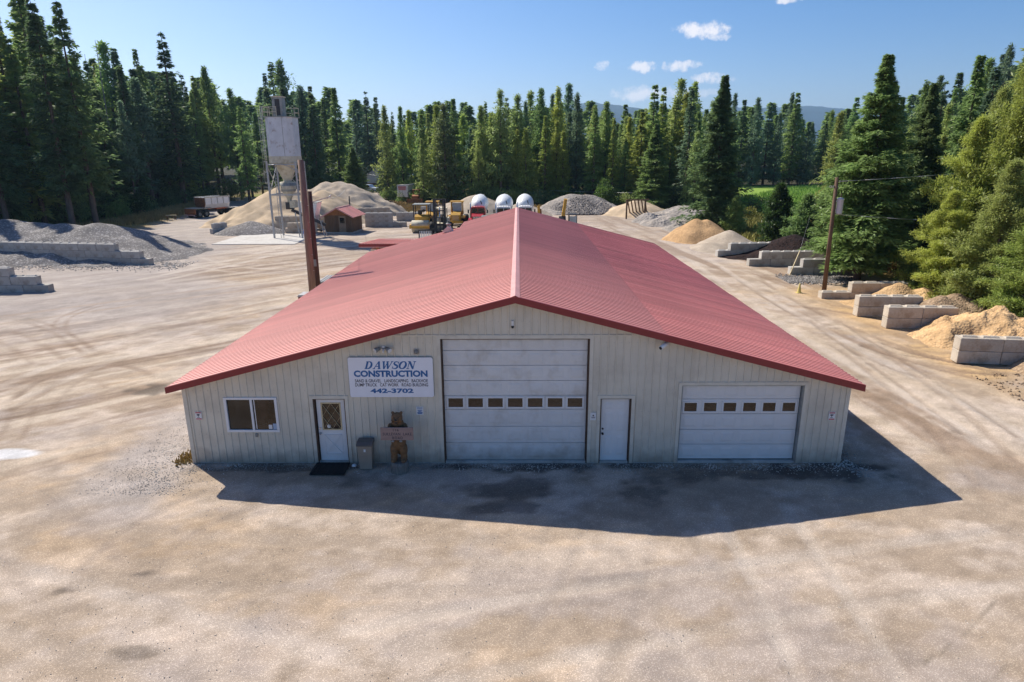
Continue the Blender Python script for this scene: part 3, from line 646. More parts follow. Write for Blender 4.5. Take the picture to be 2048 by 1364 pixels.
# six panel door
d = bpy.data.objects.new('side_door', None); COL.objects.link(d); d.parent = shop; d.location = (0, .09, 0); d['label'] = 'plain white six panel door'
mb = MB(); mb.box(2.54, 3.39, 0, .045, .07, 2.15, b=.003)
for a, b in ((2.65, 2.90), (3.03, 3.28)):
    for c, e in ((.25, .90), (1.06, 1.68), (1.80, 2.02)): raised(mb, a, b, c, e, -.0005)
mb.build('door_leaf', M_whitec, d)
mb = MB(); mb.lathe([(0, -.075), (.03, -.07), (.036, -.045), (.02, -.02), (.034, -.005), (.034, 0)], 12, Matrix.Translation((2.60, 0, .98)) @ Matrix.Rotation(-PI / 2, 4, 'X')); mb.build('door_knob', M_black, d)
MB().cyl((2.60, -.03, 1.14), (2.60, 0, 1.14), .028).build('deadbolt', M_black, d)
# sliding window
wn = bpy.data.objects.new('sliding_window', None); COL.objects.link(wn); wn.parent = shop
x0, x1, z0, z1 = -9.02, -7.46, 1.11, 2.20; xm = (x0 + x1) / 2 + .02
mb = MB()
for bx in ((x0 - .04, x1 + .04, z1 - .04, z1 + .03), (x0 - .04, x1 + .04, z0 - .03, z0 + .05), (x0 - .04, x0 + .04, z0 + .05, z1 - .04), (x1 - .04, x1 + .04, z0 + .05, z1 - .04), (xm - .035, xm + .035, z0 + .05, z1 - .04)): mb.box(bx[0], bx[1], -.045, .03, bx[2], bx[3], b=.004)
mb.build('window_frame', M_vinyl, wn)
MB().box(x0 + .04, xm - .035, .012, .016, z0 + .05, z1 - .04).build('window_pane', M_glass, wn); MB().box(xm + .035, x1 - .04, -.008, -.004, z0 + .05, z1 - .04).build('window_pane', M_glassb, wn)
MB().box(xm + .075, xm + .10, -.012, -.0085, z0 + .07, z1 - .05).build('sash_strip', M_vinyl, wn)
MB().box(x1 - .30, x1 - .19, -.012, -.0085, z0 + .07, z0 + .21).build('white_sticker', M_whitec, wn); MB().box(x1 - .165, x1 - .05, -.012, -.0085, z0 + .06, z0 + .25).build('blue_sticker', mat('pale_blue_print', (.35, .45, .6), .5), wn)

# lettering ---------------------------------------------------------
def text_mesh(body, x0, x1, z0, z1, y, offset=0., shear=0., space=1.):
    cu = bpy.data.curves.new('lettering', 'FONT'); cu.body = body; cu.size = 1; cu.offset = offset; cu.shear = shear; cu.space_character = space; cu.resolution_u = 3
    o = bpy.data.objects.new('lettering', cu); COL.objects.link(o); dg = bpy.context.evaluated_depsgraph_get()
    me = bpy.data.meshes.new_from_object(o.evaluated_get(dg)); bpy.data.objects.remove(o); bpy.data.curves.remove(cu)
    n = len(me.vertices); c = np.empty(n * 3, np.float32); me.vertices.foreach_get('co', c); c = c.reshape(-1, 3)
    mn, mx = c.min(0), c.max(0); out = np.empty_like(c)
    out[:, 0] = x0 + (c[:, 0] - mn[0]) / (mx[0] - mn[0]) * (x1 - x0); out[:, 2] = z0 + (c[:, 1] - mn[1]) / (mx[1] - mn[1]) * (z1 - z0); out[:, 1] = y
    me.vertices.foreach_set('co', out.ravel()); me.update(); return me
def text(body, x0, x1, z0, z1, y, m, parent, **k):
    return link('lettering', text_mesh(body, x0, x1, z0, z1, y, **k), m, parent)
sg = thing('company_sign', 'large white sign reading DAWSON CONSTRUCTION in blue letters on the cream wall', 'sign', (-3.855, BY - .03, 2.255))
W2, HT = 1.275, 1.265
def rrect(w2, h, r, n=5):
    pts = []
    for cx, cz, a0 in ((w2 - r, h - r, 0), (-w2 + r, h - r, 90), (-w2 + r, r, 180), (w2 - r, r, 270)):
        for i in range(n + 1): a = R(a0 + 90 * i / n); pts.append((cx + r * math.cos(a), cz + r * math.sin(a)))
    return pts
MB().prism(rrect(W2, HT, .06), -.045, 0, 'y').build('sign_face', mat('white_sign_face', (.78, .79, .85), .4, var=.03), sg)
MB().prism(rrect(W2 + .012, HT + .012, .07), -.035, -.001, 'y', Matrix.Translation((0, 0, -.006))).build('sign_rim', M_grey, sg)
# DAWSON in slanted serif capitals, drawn as ribbons
def serif_word(x0, x1, z0, z1, y):
    mb = MB(); k = [0]
    adv = {'D': 1.0, 'A': 1.0, 'W': 1.32, 'S': .78, 'O': .98, 'N': 1.06}; word = 'DAWSON'; tot = sum(adv[c] for c in word)
    s = (x1 - x0 - .3 * (z1 - z0)) / tot; h = z1 - z0; shr = .3
    def rib(pts, ws):
        k[0] += 1; yy = y - k[0] * .00012; L_, R_ = [], []
        for i, p in enumerate(pts):
            a = pts[max(i - 1, 0)]; b = pts[min(i + 1, len(pts) - 1)]; dx, dz = (b[0] - a[0]) * s, (b[1] - a[1]) * h; l = math.hypot(dx, dz) or 1; nx, nz_ = -dz / l, dx / l
            wv = (ws[i] if isinstance(ws, (list, tuple)) else ws) * h / 2 * 1.3
            px, pz = x0 + p[0] * s + shr * h * p[1], z0 + p[1] * h
            L_.append((px + nx * wv + shr * nz_ * wv * 0, yy, pz + nz_ * wv)); R_.append((px - nx * wv, yy, pz - nz_ * wv))
        n = len(pts); mb.add(L_ + R_, [(i, i + 1, n + i + 1, n + i) for i in range(n - 1)])
    def hs(a, b, z): rib([(a, z), (b, z)], .07)
    x = 0
    for c in word:
        w_ = adv[c]
        if c == 'D':
            rib([(x + .24, .0), (x + .24, 1.)], .19); hs(x + .06, x + .45, .035); hs(x + .06, x + .5, .965)
            rib([(x + .40 + .40 * math.sin(a) , .5 + .465 * math.cos(a)) for a in [PI * i / 12 for i in range(13)]], [.07 + .13 * math.sin(PI * i / 12) for i in range(13)])
        elif c == 'A':
            rib([(x + .18, .0), (x + .58, 1.)], .07); rib([(x + .84, .0), (x + .58, 1.)], .19); hs(x + .04, x + .34, .035); hs(x + .64, x + 1.0, .035); hs(x + .30, x + .74, .34)
        elif c == 'W':
            rib([(x + .16, 1.), (x + .42, .0)], .18); rib([(x + .42, 0.), (x + .70, 1.)], .07); rib([(x + .62, 1.), (x + .88, 0.)], .18); rib([(x + .88, 0.), (x + 1.20, 1.)], .07)
            hs(x + .02, x + .34, .965); hs(x + .50, x + .80, .965); hs(x + 1.05, x + 1.34, .965)
        elif c == 'S':
            P = [(.66, .74), (.62, .88), (.42, .965), (.22, .90), (.16, .74), (.26, .60), (.46, .50), (.64, .38), (.66, .20), (.52, .07), (.34, .035), (.14, .12), (.10, .28)]
            rib([(x + a, b) for a, b in P], [.05, .07, .08, .12, .16, .18, .20, .18, .16, .12, .08, .07, .05]); rib([(x + .68, .66), (x + .68, .97)], .05); rib([(x + .09, .03), (x + .09, .34)], .05)
        elif c == 'O':
            n = 26; rib([(x + .48 + .37 * math.cos(2 * PI * i / n), .5 + .46 * math.sin(2 * PI * i / n)) for i in range(n + 1)], [.07 + .13 * abs(math.cos(2 * PI * i / n)) for i in range(n + 1)])
        elif c == 'N':
            rib([(x + .20, 0.), (x + .20, 1.)], .07); rib([(x + .20, 1.), (x + .84, 0.)], .19); rib([(x + .84, 0.), (x + .84, 1.)], .07); hs(x + .04, x + .36, .035); hs(x + .02, x + .30, .965); hs(x + .68, x + 1.0, .965)
        x += w_
    return mb
serif_word(-.80, .80, .905, 1.145, -.0470).build('lettering', M_bluet, sg)
text('CONSTRUCTION', -1.12, 1.11, .65, .86, -.0480, M_bluet, sg, offset=.045)
text('SAND & GRAVEL   LANDSCAPING   BACKHOE', -1.10, 1.11, .475, .580, -.0480, M_blk, sg, offset=.014)
text('DUMP TRUCK   CAT WORK   ROAD BUILDING', -1.10, 1.11, .345, .450, -.0480, M_blk, sg, offset=.014)
text('442-3702', -.65, .66, .13, .28, -.0480, M_bluet, sg, offset=.04)
# small notices
def notice(x, z, w_, h, label, bits, y=BY - .024):
    t = thing('wall_notice', label, 'notice', (x, y, z))
    MB().box(-w_ / 2, w_ / 2, -.008, 0, -h / 2, h / 2).build('plate', M_whitec, t)
    for f in bits: f(t)
    return t
def cambits(t):
    [MB().box(-.085, .085, -.0105, -.0085, a_, a_ + .035).build('red_band', M_redt, t) for a_ in (.085, -.12)]
    mb = MB(); mb.box(-.05, .03, -.0105, -.0085, .01, .055); mb.bar((.02, -.0095, .03), (.06, -.0095, .05), .03, .002); mb.bar((.0, -.0095, .01), (-.01, -.0095, -.03), .016, .002); mb.box(-.045, .03, -.0105, -.0085, -.06, -.045); mb.build('camera_symbol', M_blk, t)
notice(-9.89, 1.63, .20, .27, 'red and white security camera notice left of the sliding window', [cambits])
notice(9.57, 1.60, .20, .27, 'red and white security camera notice at the far right corner of the wall', [cambits])
def bluebits(t):
    mb = MB()
    for z, a in ((.09, .08), (.02, .07), (-.02, .05), (-.06, .08), (-.09, .07)): mb.box(-a, a, -.0105, -.0085, z - .012, z + .012)
    mb.build('printed_lines', M_bluet, t)
notice(-3.04, 1.79, .22, .27, 'pale blue printed notice above and right of the carved bear', [bluebits])
def doorbits(t):
    mb = MB(); mb.cyl((0, -.0105, .03), (0, -.0085, .03), .025, n=8); mb.box(-.06, .06, -.0105, -.0085, -.03, -.015); mb.box(-.05, .05, -.0105, -.0085, -.055, -.045); mb.build('printed_lines', M_blk, t)
notice(2.28, 1.60, .18, .25, 'plain white notice beside the white six panel door', [doorbits], BY - .037)
# wall lamps and cameras
t = thing('flood_light', 'twin lamp flood light with motion sensor above the company sign', 'wall light', (-4.04, BY, 3.80))
MB().cyl((0, -.05, 0), (0, 0, 0), .07).build('junction_box', M_whitec, t)
for s in (-1, 1):
    h_ = MB(); h_.cyl((s * .10, -.10, .02), (s * .22, -.20, -.03), .05, .085, n=14); h_.cyl((0, -.03, 0), (s * .11, -.10, .02), .015, n=6); hd = h_.build('lamp_head', M_grey, t)
    a = Vector((s * .12, -.10, -.05)).normalized(); MB().cyl(Vector((s * .22, -.20, -.03)) - a * .01, Vector((s * .22, -.20, -.03)) + a * .012, .075, n=14).build('lens', M_truckw, t)
MB().cyl((0, -.10, -.13), (0, -.04, -.02), .035, n=10).build('motion_sensor', M_whitec, t)
t = thing('round_wall_camera', 'small round dome camera between the flood light and the large garage door', 'camera', (-3.06, BY - .02, 3.69))
MB().box(-.085, .085, -.02, 0, -.085, .085, b=.01).build('base_plate', M_trimc, t); MB().lathe([(.07, 0), (.07, .03), (.045, .07), (0, .085)], 14, Matrix.Rotation(PI / 2, 4, 'X') @ Matrix.Translation((0, 0, .02))).build('dome', M_grey, t)
t = thing('bullet_camera', 'white bullet security camera under the right roof edge', 'camera', (4.32, BY, 3.93))
MB().cyl((.05, -.06, .02), (.05, 0, .02), .05).build('mount', M_whitec, t); mb = MB(); mb.cyl((.10, -.12, .07), (-.18, -.36, -.05), .065, n=14); mb.build('housing', M_whitec, t)
MB().prism([(-.08, 0), (.08, 0), (.08, .012), (-.08, .012)], -.02, .40, 'y', Matrix.Translation((.13, -.09, .145)) @ Matrix.Rotation(R(-131 + 0), 4, 'Z') @ Matrix.Rotation(R(0), 4, 'X') @ Matrix.Rotation(R(-18), 4, 'X') @ Matrix.Translation((0, 0, 0))).build('sun_shield', M_whitec, t) if False else None
MB().cyl((-.175, -.356, -.048), (-.187, -.366, -.053), .05, n=12).build('lens', M_black, t)
t = thing('gable_light', 'small white light fitting with a black lens high in the gable peak', 'wall light', (-.18, BY - .0, 4.50))
MB().box(-.035, .035, -.06, 0, -.02, .14, b=.008).build('fitting', M_whitec, t); MB().lathe([(0, -.075), (.035, -.06), (.04, -.03), (.04, 0)], 10).build('lens', M_black, t).location = (0, -.06, -.02)
t = thing('wall_outlet', 'small brown outlet box below the sliding window', 'outlet', (-8.16, BY - .02, .98)); MB().box(-.035, .035, -.04, 0, -.06, .06, b=.005).build('box', M_grey, t)

# door mat, bin, carved bear
t = thing('door_mat', 'black ribbed rubber mat in front of the lattice window door', 'mat', (-5.83, 18.08, .04))
MB().box(-.53, .53, -.40, .38, 0, .015).build('base', M_dark, t)
for i in range(9): MB().box(-.50 + i * .115, -.50 + i * .115 + .05, -.38, .36, .0155, .028).build('rubber_rib', M_dark, t)
t = thing('ash_bin', 'tan metal waste bin with a sloping lid by the entrance', 'bin', (-4.72, 18.22, .03))
MB().prism([(-.19, 0), (.19, 0), (.22, .78), (-.22, .78)], -.16, .17, 'y').build('body', mat('tan_bin_paint', (.30, .25, .20), .5, var=.1), t)
mb = MB(); mb.prism([(-.22, .785), (.19, .785), (.19, .90), (-.10, .88), (-.22, .82)], -.24, .24, 'x'); mb.build('lid', mat('dark_bin_lid', (.14, .12, .11), .5), t); MB().box(-.03, .03, -.171, -.162, .58, .67).build('white_label', M_whitec, t)
t = thing('white_stone', 'small white stone on the ground left of the tan bin', 'stone', (-5.12, 18.22, .04)); MB().lathe([(0, 0), (.07, .01), (.08, .04), (.05, .075), (0, .08)], 7).build('stone', M_whitec, t)
BX, BYY = -3.66, 18.02
t = thing('log_stump', 'weathered grey log stump under the carved bear', 'stump', (BX, BYY, 0))
mb = MB(); prof = []
for k in range(6): prof.append((.27 + .015 * math.sin(k * 2), k * .075 - .03))
mb.lathe(prof + [(.20, .348), (0, .35)], 18); o = mb.build('stump', M_log, t)
for v_i in o.data.vertices: 
    a = math.atan2(v_i.co.y, v_i.co.x); rr = 1 + .07 * math.sin(a * 7) + .04 * math.sin(a * 13); v_i.co.x *= rr; v_i.co.y *= rr
def blob_body(parts, voxel, name):
    mb = MB()
    for (c, r, rot) in parts:
        n = 14; prof = [(math.sin(PI * i / 10), -math.cos(PI * i / 10)) for i in range(11)]
        M = Matrix.Translation(c) @ (Matrix.Rotation(rot[1], 4, rot[0]) if rot else Matrix.Identity(4)) @ Matrix.Diagonal((*r, 1)); mb.lathe([(max(a, .001), b) for a, b in prof], n, M)
    o = mb.build(name, None); md = o.modifiers.new('r', 'REMESH'); md.mode = 'VOXEL'; md.voxel_size = voxel; sm = o.modifiers.new('s', 'SMOOTH'); sm.iterations = 2; sm.factor = .5
    dg = bpy.context.evaluated_depsgraph_get(); me = bpy.data.meshes.new_from_object(o.evaluated_get(dg)); bpy.data.objects.remove(o)
    me.polygons.foreach_set('use_smooth', [True] * len(me.polygons)); return me
M_bear = mat('carved_bear_wood', (.20, .105, .045), .7, var=.35, vs=9, bump=.012, bs=45, stain=(.07, .04, .02), stain_amt=.75, ss=5, stain_thr=.5)
t = thing('carved_bear', 'brown chainsaw carved wooden bear standing on the stump holding the address board', 'carving', (BX, BYY, .35))
P = []
def e(x, y, z, a, b, c, rot=None): P.append((Vector((x, y, z)), (a, b, c), rot))
e(0, .03, .62, .23, .19, .30); e(0, .04, .95, .21, .18, .30); e(0, .04, 1.22, .19, .17, .16)      # belly chest neck
e(0, -.01, 1.42, .175, .165, .165); e(0, -.15, 1.40, .085, .10, .07); e(0, -.13, 1.33, .07, .08, .035)  # head muzzle jaw
e(-.13, .03, 1.56, .05, .035, .05); e(.13, .03, 1.56, .05, .035, .05); e(-.10, -.08, 1.36, .07, .07, .06); e(.10, -.08, 1.36, .07, .07, .06)
for s in (-1, 1):
    e(s * .14, .02, .36, .13, .15, .24); e(s * .15, 0, .13, .105, .12, .17); e(s * .15, -.06, .05, .10, .17, .06)      # thigh shank foot
    e(s * .23, 0, 1.02, .085, .10, .22); e(s * .22, -.10, .84, .075, .12, .11); e(s * .12, -.19, .755, .07, .06, .06)   # arms
e(0, .16, .6, .16, .06, .5)
bear = link('body', blob_body(P, .018, 'body'), M_bear, t)
for s in (-1, 1): MB().lathe([(0, -.02), (.016, -.01), (.02, 0), (.01, .015)], 8, Matrix.Translation((s * .065, -.155, 1.47)) @ Matrix.Rotation(PI / 2, 4, 'X')).build('eye', M_black, t)
MB().lathe([(0.001, -.03), (.035, -.015), (.035, .01), (.001, .025)], 10, Matrix.Translation((0, -.245, 1.425))).build('nose', M_black, t)
MB().lathe([(0.001, -.022), (.05, -.01), (.045, .008), (.001, .018)], 10, Matrix.Translation((0, -.205, 1.352)) @ Matrix.Rotation(R(25), 4, 'X')).build('mouth', M_black, t)
for s in (-1, 1): MB().lathe([(0.001, -.035), (.045, -.02), (.05, .01), (.001, .03)], 10, Matrix.Translation((s * .12, -.235, .755))).build('paw', mat('pale_paw_wood', (.36, .33, .30), .8), t)
t = thing('address_board', 'wooden board lettered 116 SULLEVAN LAKE ROAD held in front of the bear', 'sign', (BX + .02, BYY - .235, 1.145))
M_board = mat('pinkish_board', (.34, .235, .205), .8, var=.2, vs=4, aniso=(.5, 3, 3), stain=(.22, .15, .13), stain_amt=.5)
mb = MB(); mb.box(-.49, .49, -.025, .02, -.005, .40, b=.008); mb.build('board', M_board, t)
text('116', -.11, .06, .285, .365, -.0275, M_blk, t, offset=.01); text('SULLEVAN  LAKE', -.42, .44, .155, .245, -.0275, M_blk, t, offset=.01, space=1.1); text('ROAD', -.14, .17, .03, .115, -.0275, M_blk, t, offset=.01, space=1.2)

# ------------------------------------------------------------------ piles
def pile(name, label, cat, c, blobs, m, res=.35, noise_a=.12, ns=.6, slope=None, group=None, seed=1, sharp=.10):
    """heap of loose material: upper envelope of rounded cones / ridges, heightfield with toe"""
    t_x, t_y = c
    xs0 = min(b[0] - b[2] for b in blobs) - .5; xs1 = max(b[0] + b[2] for b in blobs) + .5
    ys0 = min(b[1] - b[3] for b in blobs) - .5; ys1 = max(b[1] + b[3] for b in blobs) + .5
    gx_ = np.arange(xs0, xs1, res); gy_ = np.arange(ys0, ys1, res); A, B = np.meshgrid(gx_, gy_); x = A.ravel(); y = B.ravel()
    z = np.full(len(x), -1.); wob = fbm(x * .5, y * .5, 3, seed) * .35
    for b in blobs:
        bx, by, rx, ry, h = b[:5]; ang = b[5] if len(b) > 5 else 0; ca, sa = math.cos(ang), math.sin(ang)
        u_ = (x - bx) * ca + (y - by) * sa; v2 = -(x - bx) * sa + (y - by) * ca
        d = np.sqrt((u_ / rx) ** 2 + (v2 / ry) ** 2 + sharp ** 2) - sharp * .3; zz = h * (1 - d * (1 + wob)); z = np.maximum(z, zz)
    z = z + noise_a * fbm(x * ns, y * ns, 4, seed + 5) * 2 * np.clip(z + .3, 0, 1) + .05 * fbm(x * 3, y * 3, 2, seed + 9)
    keep = z > -.12; nx = len(gx_); ny = len(gy_)
    I = (np.arange(ny - 1)[:, None] * nx + np.arange(nx - 1)[None]).ravel(); q = np.stack([I, I + 1, I + nx + 1, I + nx], 1); q = q[keep[q].any(1)]
    used = np.unique(q); rm = np.full(len(x), -1); rm[used] = np.arange(len(used)); z = np.maximum(z, -.15)
    o = link(name, np_mesh(name, np.stack([x[used] - t_x, y[used] - t_y, z[used]], 1), rm[q], True), m); o.location = (t_x, t_y, 0); return tag(o, label, cat, group)
G_grey = gravel_mat('grey_crushed_gravel', [(.26, .235, .225), (.17, .155, .15), (.30, .275, .26), (.24, .22, .215), (.40, .37, .35), (.22, .19, .17)], 9, .05, blend=.8)
G_sand = gravel_mat('tan_sand', [(.50, .38, .26), (.46, .35, .24), (.56, .43, .30), (.50, .39, .28), (.60, .48, .35)], 9, .02, blend=.35)
G_sandp = gravel_mat('pale_dry_sand', [(.42, .345, .27), (.36, .295, .235), (.48, .40, .32), (.44, .365, .29), (.52, .45, .37)], 9, .03, blend=.5)
G_rubble = gravel_mat('round_river_rock', [(.40, .36, .33), (.27, .24, .22), (.46, .42, .39), (.55, .51, .47), (.36, .31, .27), (.64, .60, .55)], 2.6, .14, blend=.95)
G_brown = gravel_mat('brown_earthy_sand', [(.50, .31, .16), (.40, .25, .13), (.54, .34, .18), (.48, .30, .16)], 7, .04, blend=.5)
G_yel = gravel_mat('yellow_screened_sand', [(.55, .355, .185), (.46, .29, .15), (.60, .40, .22), (.53, .34, .175)], 8, .05, blend=.45, tint=.35)
G_dirt = gravel_mat('brown_topsoil', [(.33, .23, .15), (.25, .17, .11), (.40, .29, .19), (.30, .21, .14)], 8, .06, blend=.6, tint=.3)
G_mulch = gravel_mat('black_bark_mulch', [(.022, .013, .012), (.035, .02, .018), (.015, .01, .01), (.028, .017, .016)], 7, .06, blend=.7)

pile('gravel_pile', 'long heap of grey crushed gravel behind the left concrete block wall', 'gravel pile', (-44, 62), [(-52, 66, 9, 9.5, 3.35), (-49, 65.5, 8.5, 9, 3.1), (-45.5, 65, 8.5, 8.8, 2.95), (-42, 65, 8.5, 8.6, 3.05), (-60, 66, 10, 8, 2.7), (-38, 63, 7, 7, 1.6)], G_grey, noise_a=.16, ns=.35, seed=3)
pile('gravel_pile', 'smaller mound of grey gravel spilling past the left end of the long block wall', 'gravel pile', (-48, 55), [(-52, 57.4, 8.5, 5.5, 1.9), (-57, 57, 9, 7, 2.3)], G_grey, noise_a=.05, seed=61)
pile('sand_pile', 'tall smooth tan sand pile behind the cement silo', 'sand pile', (-33, 92), [(-32.5, 92, 10.5, 11, 5.4), (-28.0, 95, 8, 9, 4.5)], G_sand, noise_a=.06, ns=.4, seed=8, sharp=.05)
pile('sand_pile', 'broad sand and gravel pile with dark slumps behind the small red-roofed shed', 'sand pile', (-29, 107), [(-30.6, 107, 10.5, 10, 5.3), (-29.0, 107, 10.5, 10, 5.35), (-27.6, 106.5, 9.5, 10, 5.1)], G_sandp, noise_a=.45, ns=.7, seed=12, sharp=.14)
pile('gravel_pile', 'low grey gravel heap between the concrete blocks beneath the silo', 'gravel pile', (-33, 80), [(-33.0, 80.5, 4.6, 3.2, 1.5)], G_grey, seed=14, noise_a=.05)
pile('gravel_pile', 'grey gravel heap behind the red mixer truck', 'gravel pile', (-6.5, 103), [(-6.5, 103, 7.5, 7.5, 3.3), (-10, 104, 6, 5, 2.2)], G_sandp, seed=15, noise_a=.12)
pile('gravel_pile', 'small pointed gravel heap between the two white mixer trucks', 'gravel pile', (0.5, 102), [(0.6, 102, 4.5, 5, 2.1)], G_sandp, seed=16)
pile('rock_pile', 'large dome of pale round rocks in front of the trees', 'rock pile', (9.8, 109), [(9.2, 109, 6.6, 7, 3.5), (11.2, 109, 6.4, 7, 3.3), (7.2, 108, 5.5, 6, 2.2)], G_rubble, noise_a=.18, ns=1.2, seed=18, sharp=.3)
pile('gravel_pile', 'tan gravel heap behind the timber screening rack', 'gravel pile', (19, 103), [(18.6, 103, 5.8, 6, 2.3)], G_sand, seed=20)
pile('gravel_pile', 'low spread of grey gravel left of the tall lone fir', 'gravel pile', (24, 98), [(24.5, 97, 6.5, 6, 1.9), (21.5, 92, 4, 4.5, .9)], G_rubble, seed=21, noise_a=.25, ns=1.1)
pile('rock_pile', 'knobbly heap of broken stone in front of the screening rack', 'rock pile', (18.2, 88), [(17.8, 91, 2.2, 2.8, 1.5), (18.8, 87.5, 2.8, 3.2, 1.0)], G_rubble, seed=22, noise_a=.3, ns=1.4)
pile('rock_pile', 'heap of mixed grey rubble at the foot of the tall lone fir', 'rock pile', (21, 82), [(20.8, 82, 2.8, 3.2, 1.3), (22.3, 84, 3, 3, 1.3)], G_rubble, seed=23, noise_a=.35, ns=1.4)
pile('sand_pile', 'orange brown sand pile between the lone fir and the concrete bins', 'sand pile', (19.6, 72), [(19.5, 72.3, 3.4, 4.2, 2.4), (20.6, 72, 3.1, 4, 2.35)], G_brown, res=.25, seed=24, noise_a=.15)
pile('sand_pile', 'small pale sand pile spilling against the concrete bins', 'sand pile', (21.2, 66.3), [(21.6, 67.0, 3.0, 4.2, 1.75), (19.5, 65, 2.2, 3.2, .7)], G_sandp, res=.25, seed=25)
pile('mulch_pile', 'heap of nearly black bark mulch between the concrete bin walls', 'mulch pile', (25, 60), [(25.4, 60.5, 4.6, 4.4, 2.1), (23.2, 60, 4.4, 3, .9), (28, 60, 3.4, 4, 1.3)], G_mulch, res=.22, seed=26, noise_a=.25, ns=1)
# bays on the right
pile('sand_pile', 'orange sand heap in the farthest open bay beside the transformer pole', 'sand pile', (24, 41), [(24.2, 40.8, 2.2, 2.0, 1.35), (25.6, 40.6, 2.2, 2, 1.2), (22.6, 40.4, 1.9, 1.6, .45)], G_yel, res=.14, seed=31, noise_a=.16, ns=1.3)
pile('soil_pile', 'brown topsoil slope behind the two double block walls', 'soil pile', (24, 36.2), [(24.2, 36.5, 2.8, 2.6, 1.5), (25.6, 37.4, 2.6, 2.6, 1.5), (23.2, 38.2, 1.6, .9, 1.2)], G_dirt, res=.14, seed=32, noise_a=.2, ns=1.3)
pile('sand_pile', 'big heap of yellow sand with lumpy ridges in the nearest bay', 'sand pile', (24, 32), [(24.5, 32.2, 3.4, 3.2, 1.9), (26.2, 31.6, 3.4, 3.2, 1.75), (22.8, 32.2, 2.3, 2.2, .85), (25.4, 30.6, 2.8, 2.2, 1.1), (23.6, 31.0, 1.8, 1.6, .9)], G_yel, res=.10, seed=33, noise_a=.5, ns=1.5, sharp=.25)
pile('soil_pile', 'brown stony soil heap at the right edge behind the nearest concrete block', 'soil pile', (25, 27), [(24.2, 27.0, 2.4, 2.2, 1.3), (26.2, 27.6, 3.4, 3.2, 1.9), (25.5, 25.2, 3, 2, 1.0)], G_dirt, res=.12, seed=34, noise_a=.3, ns=1.3)
def rocks(name, label, n, fx, s0, s1, m, kind=None, tris=8):
    ico = [(0, 0, 1), (1, 0, 0), (0, 1, 0), (-1, 0, 0), (0, -1, 0), (0, 0, -1)]; fc = [(0, 1, 2), (0, 2, 3), (0, 3, 4), (0, 4, 1), (5, 2, 1), (5, 3, 2), (5, 4, 3), (5, 1, 4)]
    P = np.array([fx() for _ in range(n)]); S = rng.uniform(s0, s1, n)[:, None, None] * rng.uniform(.6, 1.3, (n, 6, 1)) * np.array([1, 1, .7])
    a = rng.uniform(0, 6.28, n); b = np.array(ico, float)[None] * S; ca, sa = np.cos(a)[:, None], np.sin(a)[:, None]
    v = np.stack([b[..., 0] * ca - b[..., 1] * sa, b[..., 0] * sa + b[..., 1] * ca, b[..., 2]], 2) + P[:, None, :]
    f = np.array(fc)[None] + (np.arange(n) * 6)[:, None, None]; o = link(name, np_mesh(name, v.reshape(-1, 3), f.reshape(-1, 3)), m, kind='stuff'); o['label'] = label; o['category'] = 'stones'; return o
M_stone = gravel_mat('loose_stone', [(.50, .45, .41), (.36, .33, .30), (.55, .50, .46), (.64, .60, .55), (.45, .38, .32)], 3, .01, blend=.9)
def rr(x0, x1, y0, y1, z=.01):
    return lambda: (rng.uniform(x0, x1), rng.uniform(y0, y1), z)
def corner():
    while True:
        x, y = rng.normal(-11.0, .8), rng.uniform(16.5, 30)
        if x < XL - .05 or y < BY - .1: return (x, y, .01)
rocks('loose_gravel', 'loose coarse gravel along the left wall of the workshop', 7000, corner, .008, .024, M_stone)
def front():
    return (rng.uniform(-10.2, 10.5), BY - .06 - abs(rng.normal(0, .28)), .01)
rocks('loose_gravel', 'loose gravel along the foot of the front wall', 2600, front, .010, .028, M_stone)
rocks('loose_gravel', 'scattered small stones over the near yard', 3500, lambda: (rng.uniform(-16, 16), rng.uniform(9, 19) - .0, .01) , .006, .016, M_stone)
rocks('loose_gravel', 'loose gravel and stones at the right corner of the workshop', 1200, lambda: (10.1 + abs(rng.normal(0, .35)), rng.uniform(17.6, 24), .01), .012, .035, M_stone)
rocks('river_rock_bed', 'bed of dark river rocks beside the transformer pole in front of the bin walls', 2300, lambda: (rng.uniform(20.0, 25.5), 48.6 + rng.normal(0, .75), .02), .05, .13, G_grey)
rocks('soil_clods', 'dark clods on the ground at the right edge of the yard', 700, lambda: (rng.uniform(19.5, 25.5), rng.uniform(22.5, 27), .01), .02, .08, MATS['brown_topsoil'])
rocks('gravel_toe', 'coarse stones fallen at the toe of the left gravel heap', 2500, lambda: (rng.uniform(-52, -29), 56.2 + rng.normal(0, 1.1) - 0, .02), .03, .08, M_stone)
rocks('rock_scatter', 'cobbles covering the pale rock pile', 4200, lambda: (lambda a, r: (10 + math.cos(a) * r * 7.3, 108 - abs(math.sin(a)) * r * 6.6, max(.05, 3.25 * (1.08 - math.sqrt(r * r + .09)))))(rng.uniform(0, 6.28), math.sqrt(rng.uniform(0, 1))), .09, .22, MATS['round_river_rock'])

